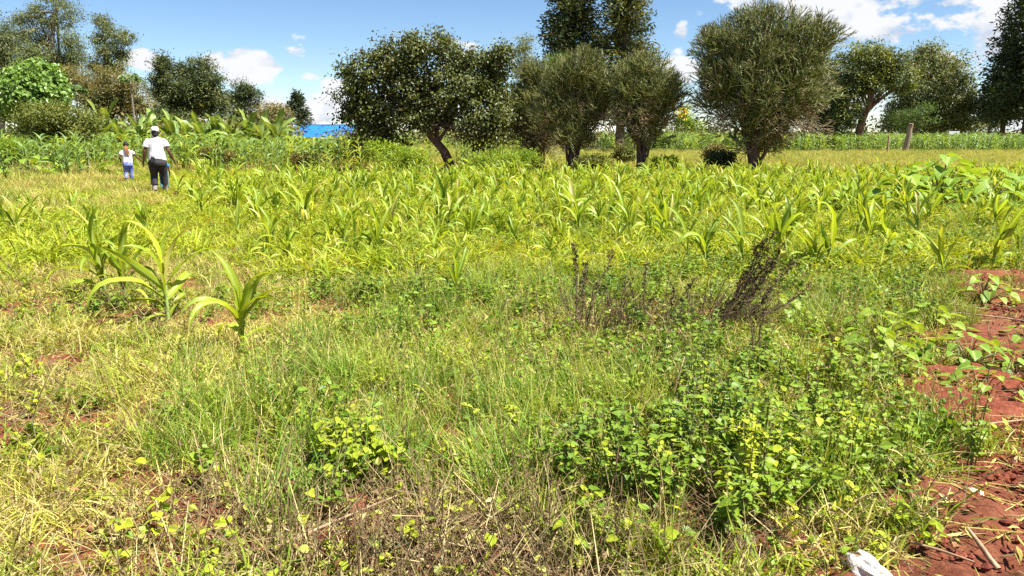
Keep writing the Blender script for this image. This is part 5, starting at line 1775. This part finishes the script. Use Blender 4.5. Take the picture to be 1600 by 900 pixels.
def ell(g, c_, r_, n=14, m=9):
    u = np.linspace(0, 2 * np.pi, n, endpoint=False)
    v = np.linspace(-np.pi / 2, np.pi / 2, m)
    P = np.stack([np.outer(np.cos(v), np.cos(u)), np.outer(np.cos(v), np.sin(u)), np.outer(np.sin(v), np.ones(n))], -1) * np.asarray(r_) + np.asarray(c_)
    i_ = np.arange(n * m).reshape(m, n)
    F_ = np.stack([i_[:-1], np.roll(i_, -1, 1)[:-1], np.roll(i_, -1, 1)[1:], i_[1:]], -1).reshape(-1, 4)
    g.add(P, F_)


def loft(g, secs, n=16):
    """closed body segment through elliptical sections (cx, cy, z, rx, ry)"""
    u = np.linspace(0, 2 * np.pi, n, endpoint=False)
    P = np.array([np.stack([s_[0] + s_[3] * np.cos(u), s_[1] + s_[4] * np.sin(u), np.full(n, s_[2])], 1) for s_ in secs])
    i_ = np.arange(len(secs) * n).reshape(len(secs), n)
    g.add(P, np.stack([i_[:-1], np.roll(i_, -1, 1)[:-1], np.roll(i_, -1, 1)[1:], i_[1:]], -1).reshape(-1, 4))
    for k, rev in ((0, 1), (len(secs) - 1, 0)):
        tri = np.array([[n, (j + 1) % n, j] if rev else [n, j, (j + 1) % n] for j in range(n)])
        g.add(np.vstack([P[k], P[k].mean(0)[None]]), tri)


def skinned(name, g, mat, voxel, smooth=6):
    """fuse overlapping closed segments into one continuous surface"""
    me = g.mesh(name, mat, True)
    import bmesh
    b_ = bmesh.new()
    b_.from_mesh(me)
    bmesh.ops.remove_doubles(b_, verts=b_.verts, dist=1e-5)
    bmesh.ops.recalc_face_normals(b_, faces=b_.faces)
    b_.to_mesh(me)
    b_.free()
    o = bpy.data.objects.new(name, me)
    COL.objects.link(o)
    md = o.modifiers.new('r', 'REMESH')
    md.mode = 'VOXEL'
    md.voxel_size = voxel
    md.use_smooth_shade = True
    sm = o.modifiers.new('s', 'SMOOTH')
    sm.factor = .5
    sm.iterations = smooth
    dg = bpy.context.evaluated_depsgraph_get()
    out = bpy.data.meshes.new_from_object(o.evaluated_get(dg))
    bpy.data.objects.remove(o)
    out.name = name
    out.materials.clear()
    out.materials.append(mat)
    return out


def hand(g, wrist, d, side_, s=1.0):
    """palm, four fingers of different lengths and a thumb, slightly curled, hanging along d"""
    d = nrm(np.asarray(d, float))
    fwd = nrm(np.array([0, 1., 0]) - d * d[1])
    lat = np.cross(d, fwd) * side_
    p0 = np.asarray(wrist, float)
    palm = p0 + d * .085 * s
    tube(g, [p0, p0 + d * .03 * s, p0 + d * .06 * s, palm], np.array([.024, .030, .036, .034]) * s, 8, sx=1.0, sy=.75)
    for k, (off, L_) in enumerate(((.030, .070), (.010, .082), (-.010, .076), (-.029, .060))):
        b0 = palm - d * .015 * s + fwd * off * s
        j1 = b0 + (d * .6 - lat * .08) * L_ * s
        j2 = j1 + (d * .42 - lat * .28) * L_ * s
        tube(g, [b0, (b0 + j1) / 2, j1, j2], np.array([.0105, .010, .0095, .007]) * s, 6)
    t0 = p0 + d * .03 * s + fwd * .024 * s
    t1 = t0 + (d * .6 + fwd * .6) * .04 * s
    tube(g, [t0, t1, t1 + (d * .9 + fwd * .1 - lat * .2) * .035 * s], np.array([.014, .011, .008]) * s, 6)


def arm(g, sh, el_, wr, r=(.052, .042, .026), s=1.0):
    sh, el_, wr = map(lambda v: np.asarray(v, float), (sh, el_, wr))
    tube(g, [sh, sh + (el_ - sh) * .5, el_, el_ + (wr - el_) * .35, wr], [r[0], r[0] * .95, r[1] * .95, r[1], r[2]], 10)


def person(label, x_, y_, group=None):
    return thing('person', label, 'person', (x_, y_, float(gz(x_, y_))), 0, None, group)


# --- woman, seen from behind, walking away
W = person('woman walking away in white t-shirt, white cap and dark trousers', -9.05, 20.0)
W.rotation_euler = (0, 0, .30)
g = G()
ell(g, (0, .02, 1.545), (.074, .092, .112))
ell(g, (0, .105, 1.535), (.016, .022, .02), 8, 6)          # nose
ell(g, (0, .07, 1.475), (.045, .04, .03), 10, 6)           # jaw
for s_ in (-1, 1):
    ell(g, (s_ * .076, .015, 1.54), (.012, .02, .03), 8, 6)
    ell(g, (s_ * .03, .098, 1.56), (.014, .008, .008), 8, 6)
tube(g, [(0, 0, 1.36), (0, .005, 1.42), (0, .015, 1.50)], [.066, .054, .055], 10)
loft(g, [(0, 0, .80, .175, .125), (0, 0, .95, .165, .115), (0, 0, 1.10, .15, .105), (0, 0, 1.25, .175, .11), (0, 0, 1.35, .17, .09), (0, 0, 1.41, .09, .065)])
LS, LE, LW = (-.195, 0, 1.345), (-.275, -.03, 1.06), (-.335, .04, .80)
RS, RE, RW = (.195, 0, 1.345), (.285, -.05, 1.07), (.385, .05, .83)
arm(g, LS, LE, LW)
arm(g, RS, RE, RW)
hand(g, LW, np.subtract(LW, LE) + [0, .05, 0], -1)
hand(g, RW, np.subtract(RW, RE) + [0, .05, 0], 1)
for s_, kn, an in ((-1, (-.115, .06, .46), (-.115, -.03, .09)), (1, (.11, .10, .47), (.105, .20, .10))):
    h_ = np.array([s_ * .095, 0, .84])
    tube(g, [h_, (h_ + kn) / 2, kn, np.add(kn, np.subtract(an, kn) * .35), an], [.10, .085, .058, .058, .036], 10)
    a_ = np.array(an)
    tube(g, [a_ + [0, -.05, -.05], a_ + [0, .03, -.05], a_ + [0, .12, -.065], a_ + [0, .18, -.07]], [.035, .042, .038, .02], 8)
body = ob('body', skinned('body', g, M['skin'], .0095, 3), W)
g = G()
loft(g, [(0, -.005, .83, .225, .165), (0, -.005, .95, .212, .155), (0, 0, 1.10, .198, .140), (0, 0, 1.25, .208, .138), (0, 0, 1.345, .20, .112), (0, .005, 1.405, .115, .085), (0, .01, 1.43, .075, .07)])
for S_, E_ in ((LS, LE), (RS, RE)):
    S_, E_ = np.array(S_), np.array(E_)
    tube(g, [S_ + [-S_[0] * .25, 0, .005], S_ + (E_ - S_) * .35, S_ + (E_ - S_) * .62], [.080, .082, .084], 10)
ob('shirt', skinned('shirt', g, M['printshirt'], .014, 5), W)
g = G()
loft(g, [(0, -.01, .70, .215, .175), (0, -.02, .78, .225, .185), (0, -.01, .88, .205, .16), (0, 0, .97, .185, .135)])
for s_, kn, an in ((-1, (-.115, .06, .46), (-.115, .0, .22)), (1, (.11, .10, .47), (.105, .15, .23))):
    h_ = np.array([s_ * .105, 0, .80])
    tube(g, [h_, (h_ + kn) / 2, kn, an], [.125, .112, .090, .088], 12)
ob('trousers', skinned('trousers', g, M['trousers'], .015, 5), W)
for s_, kn, an in ((-1, (-.115, .02, .24), (-.115, -.03, .09)), (1, (.105, .16, .25), (.105, .20, .10))):
    g = G()
    tube(g, [kn, np.add(kn, an) / 2, an], [.066, .062, .056], 10)
    ob('sock', g.mesh('sock', M['greycuff'], True), W)
g = G()
ell(g, (0, -.01, 1.53), (.088, .098, .10), 16, 9)
ell(g, (0, -.06, 1.48), (.07, .05, .05), 12, 7)
ob('hair', skinned('hair', g, M['hair'], .01, 3), W)
g = G()
u = np.linspace(0, 2 * np.pi, 20, endpoint=False)
rows = [(1.575, 1.0), (1.61, 1.0), (1.645, .93), (1.675, .72), (1.69, .4)]
P = np.array([np.stack([.098 * k_ * np.cos(u), .005 + .110 * k_ * np.sin(u), np.full(20, z_)], 1) for z_, k_ in rows])
i_ = np.arange(100).reshape(5, 20)
g.add(P, np.stack([i_[:-1], np.roll(i_, -1, 1)[:-1], np.roll(i_, -1, 1)[1:], i_[1:]], -1).reshape(-1, 4))
g.add(np.vstack([P[-1], [[0, .005, 1.695]]]), [[j, (j + 1) % 20, 20] for j in range(20)])
cap = ob('cap', g.mesh('cap', M['whiteshirt'], True), W)
g = G()
bx = np.linspace(-.07, .07, 9)
P = np.array([np.stack([bx, .105 + .0 * bx, np.full(9, 1.585) - bx ** 2 * 1.5], 1), np.stack([bx * .95, .165 + .02 * np.cos(bx / .07 * 1.5), np.full(9, 1.572) - bx ** 2 * 2], 1)])
i_ = np.arange(18).reshape(2, 9)
g.add(P, np.stack([i_[0, :-1], i_[0, 1:], i_[1, 1:], i_[1, :-1]], -1))
ob('visor', g.mesh('visor', M['whiteshirt'], True), cap)
g = G()
tube(g, [(-.04, -.108, 1.585), (0, -.114, 1.583), (.04, -.108, 1.585)], .010, 6)
ob('strap', g.mesh('strap', M['hair'], True), cap)
# black pouch clipped at the back of the waistband
import bmesh
b_ = bmesh.new()
bmesh.ops.create_cube(b_, size=1.0)
bmesh.ops.scale(b_, vec=(.10, .045, .14), verts=b_.verts)
bmesh.ops.bevel(b_, geom=b_.edges[:], offset=.012, segments=2, affect='EDGES')
me = bpy.data.meshes.new('pouch')
b_.to_mesh(me)
b_.free()
me.materials.append(M['blackcase'])
wm = Matrix.Translation(W.location) @ Euler((0, 0, .30)).to_matrix().to_4x4()
pt = thing('pouch', 'small black pouch clipped to the back of the woman\'s waistband', 'pouch', tuple(wm @ Vector((-.085, -.195, .86))))
pt.rotation_euler = (0, .12, .30)
ob('case', me, pt)
g = G()
tube(g, [(-.03, .0, .06), (-.03, .02, .085), (.03, .02, .085), (.03, .0, .06)], .006, 5)
ob('clip', g.mesh('clip', M['blackcase'], True), pt)


def child(label, x_, y_, H, rz, top_mat, leg_mat, arms, braid=None, shoe=None, lean=0.0, skirt=False):
    k = H / 1.25
    T = person(label, x_, y_)
    T.rotation_euler = (lean, 0, rz)
    g = G()
    ell(g, (0, .015, 1.135 * k), (.068 * k, .082 * k, .10 * k))
    ell(g, (0, .092 * k, 1.13 * k), (.012 * k, .016 * k, .014 * k), 8, 6)
    ell(g, (0, .06 * k, 1.075 * k), (.038 * k, .034 * k, .026 * k), 8, 6)
    for s_ in (-1, 1):
        ell(g, (s_ * .07 * k, .01 * k, 1.13 * k), (.010 * k, .018 * k, .026 * k), 8, 6)
    tube(g, np.array([(0, 0, .98), (0, .005, 1.03), (0, .01, 1.08)]) * k, np.array([.048, .040, .042]) * k, 9)
    loft(g, [tuple(np.array(s_) * k) for s_ in [(0, 0, .58, .115, .085), (0, 0, .70, .11, .08), (0, 0, .82, .118, .08), (0, 0, .94, .125, .07), (0, 0, 1.0, .06, .05)]])
    for s_, (E_, W_) in zip((-1, 1), arms):
        S_ = np.array([s_ * .135, 0, .945]) * k
        arm(g, S_, np.array(E_) * k, np.array(W_) * k, tuple(np.array((.036, .030, .020)) * k))
        hand(g, np.array(W_) * k, np.subtract(W_, E_), s_, .72 * k)
    legs_ = []
    for s_, kn, an in ((-1, (-.07, .05, .33), (-.07, -.05, .07)), (1, (.07, .08, .34), (.07, .12, .08))):
        h_ = np.array([s_ * .062, 0, .60]) * k
        kn, an = np.array(kn) * k, np.array(an) * k
        legs_.append((h_, kn, an))
        tube(g, [h_, (h_ + kn) / 2, kn, kn + (an - kn) * .35, an], np.array([.070, .058, .044, .044, .027]) * k, 9)
        tube(g, [an + [0, -.035 * k, -.04 * k], an + [0, .03 * k, -.042 * k], an + [0, .11 * k, -.05 * k]], np.array([.026, .030, .018]) * k, 8)
    ob('body', skinned('body', g, M['skin'], .008, 3), T)
    g = G()
    loft(g, [tuple(np.array(s_) * k) for s_ in [(0, 0, .60, .150, .115), (0, 0, .72, .142, .106), (0, 0, .84, .142, .100), (0, 0, .93, .142, .086), (0, .004, .99, .085, .065), (0, .006, 1.005, .055, .052)]])
    for s_, (E_, W_) in zip((-1, 1), arms):
        S_, E_ = np.array([s_ * .135, 0, .945]) * k, np.array(E_) * k
        tube(g, [S_ * [.8, 1, 1], S_ + (E_ - S_) * .35, S_ + (E_ - S_) * .6], np.array([.054, .055, .055]) * k, 9)
    ob('shirt', skinned('shirt', g, top_mat, .012, 4), T)
    g = G()
    loft(g, [tuple(np.array(s_) * k) for s_ in [(0, -.005, .50, .145, .115), (0, -.005, .57, .15, .12), (0, 0, .68, .13, .10)]])
    for h_, kn, an in legs_:
        tube(g, [h_, (h_ + kn) / 2, kn, kn + (an - kn) * .8], np.array([.085, .078, .064, .052]) * k, 10)
    ob('trousers', skinned('trousers', g, leg_mat, .012, 4), T)
    g = G()
    ell(g, (0, -.012 * k, 1.15 * k), (.078 * k, .088 * k, .095 * k), 14, 8)
    ell(g, (0, -.05 * k, 1.10 * k), (.06 * k, .045 * k, .05 * k), 12, 7)
    ob('hair', skinned('hair', g, M['hair'], .009, 3), T)
    if braid is not None:
        for j in range(9):
            off = (j - 4) * .011
            g = G()
            tube(g, curve3(np.array((off * .8, -.09, 1.10)) * k, np.array((off + .01, -.16, .98)) * k, np.array((off * 1.2 + .05, -.125, .80 + .02 * (j % 3))) * k, 8), np.linspace(.010, .006, 8) * k, 6, rough=.1, rng=rt)
            ob('braid', g.mesh('braid', braid, True), T)
    if shoe is not None:
        for h_, kn, an in legs_:
            g = G()
            tube(g, [an + [0, -.05 * k, -.04 * k], an + [0, .0, -.035 * k], an + [0, .06 * k, -.042 * k], an + [0, .13 * k, -.052 * k]], np.array([.034, .040, .036, .022]) * k, 9)
            ob('shoe', g.mesh('shoe', shoe, True), T)
    return T


child('girl with long brown braids in white t-shirt and blue patterned trousers', -11.78, 24.0, 1.26, .42, M['whiteshirt'], M['blueprint'],
      [((-.21, -.05, .77), (-.19, .10, .68)), ((.24, .02, .80), (.40, .12, .63))], M['braid'], lean=-.06)
child('child in blue clothes walking hidden in front of the woman', -9.26, 20.75, .98, .35, M['bluecloth'], M['bluecloth'],
      [((-.18, .0, .75), (-.19, .06, .58)), ((.18, .0, .75), (.19, .06, .58))], None, M['shoe'])
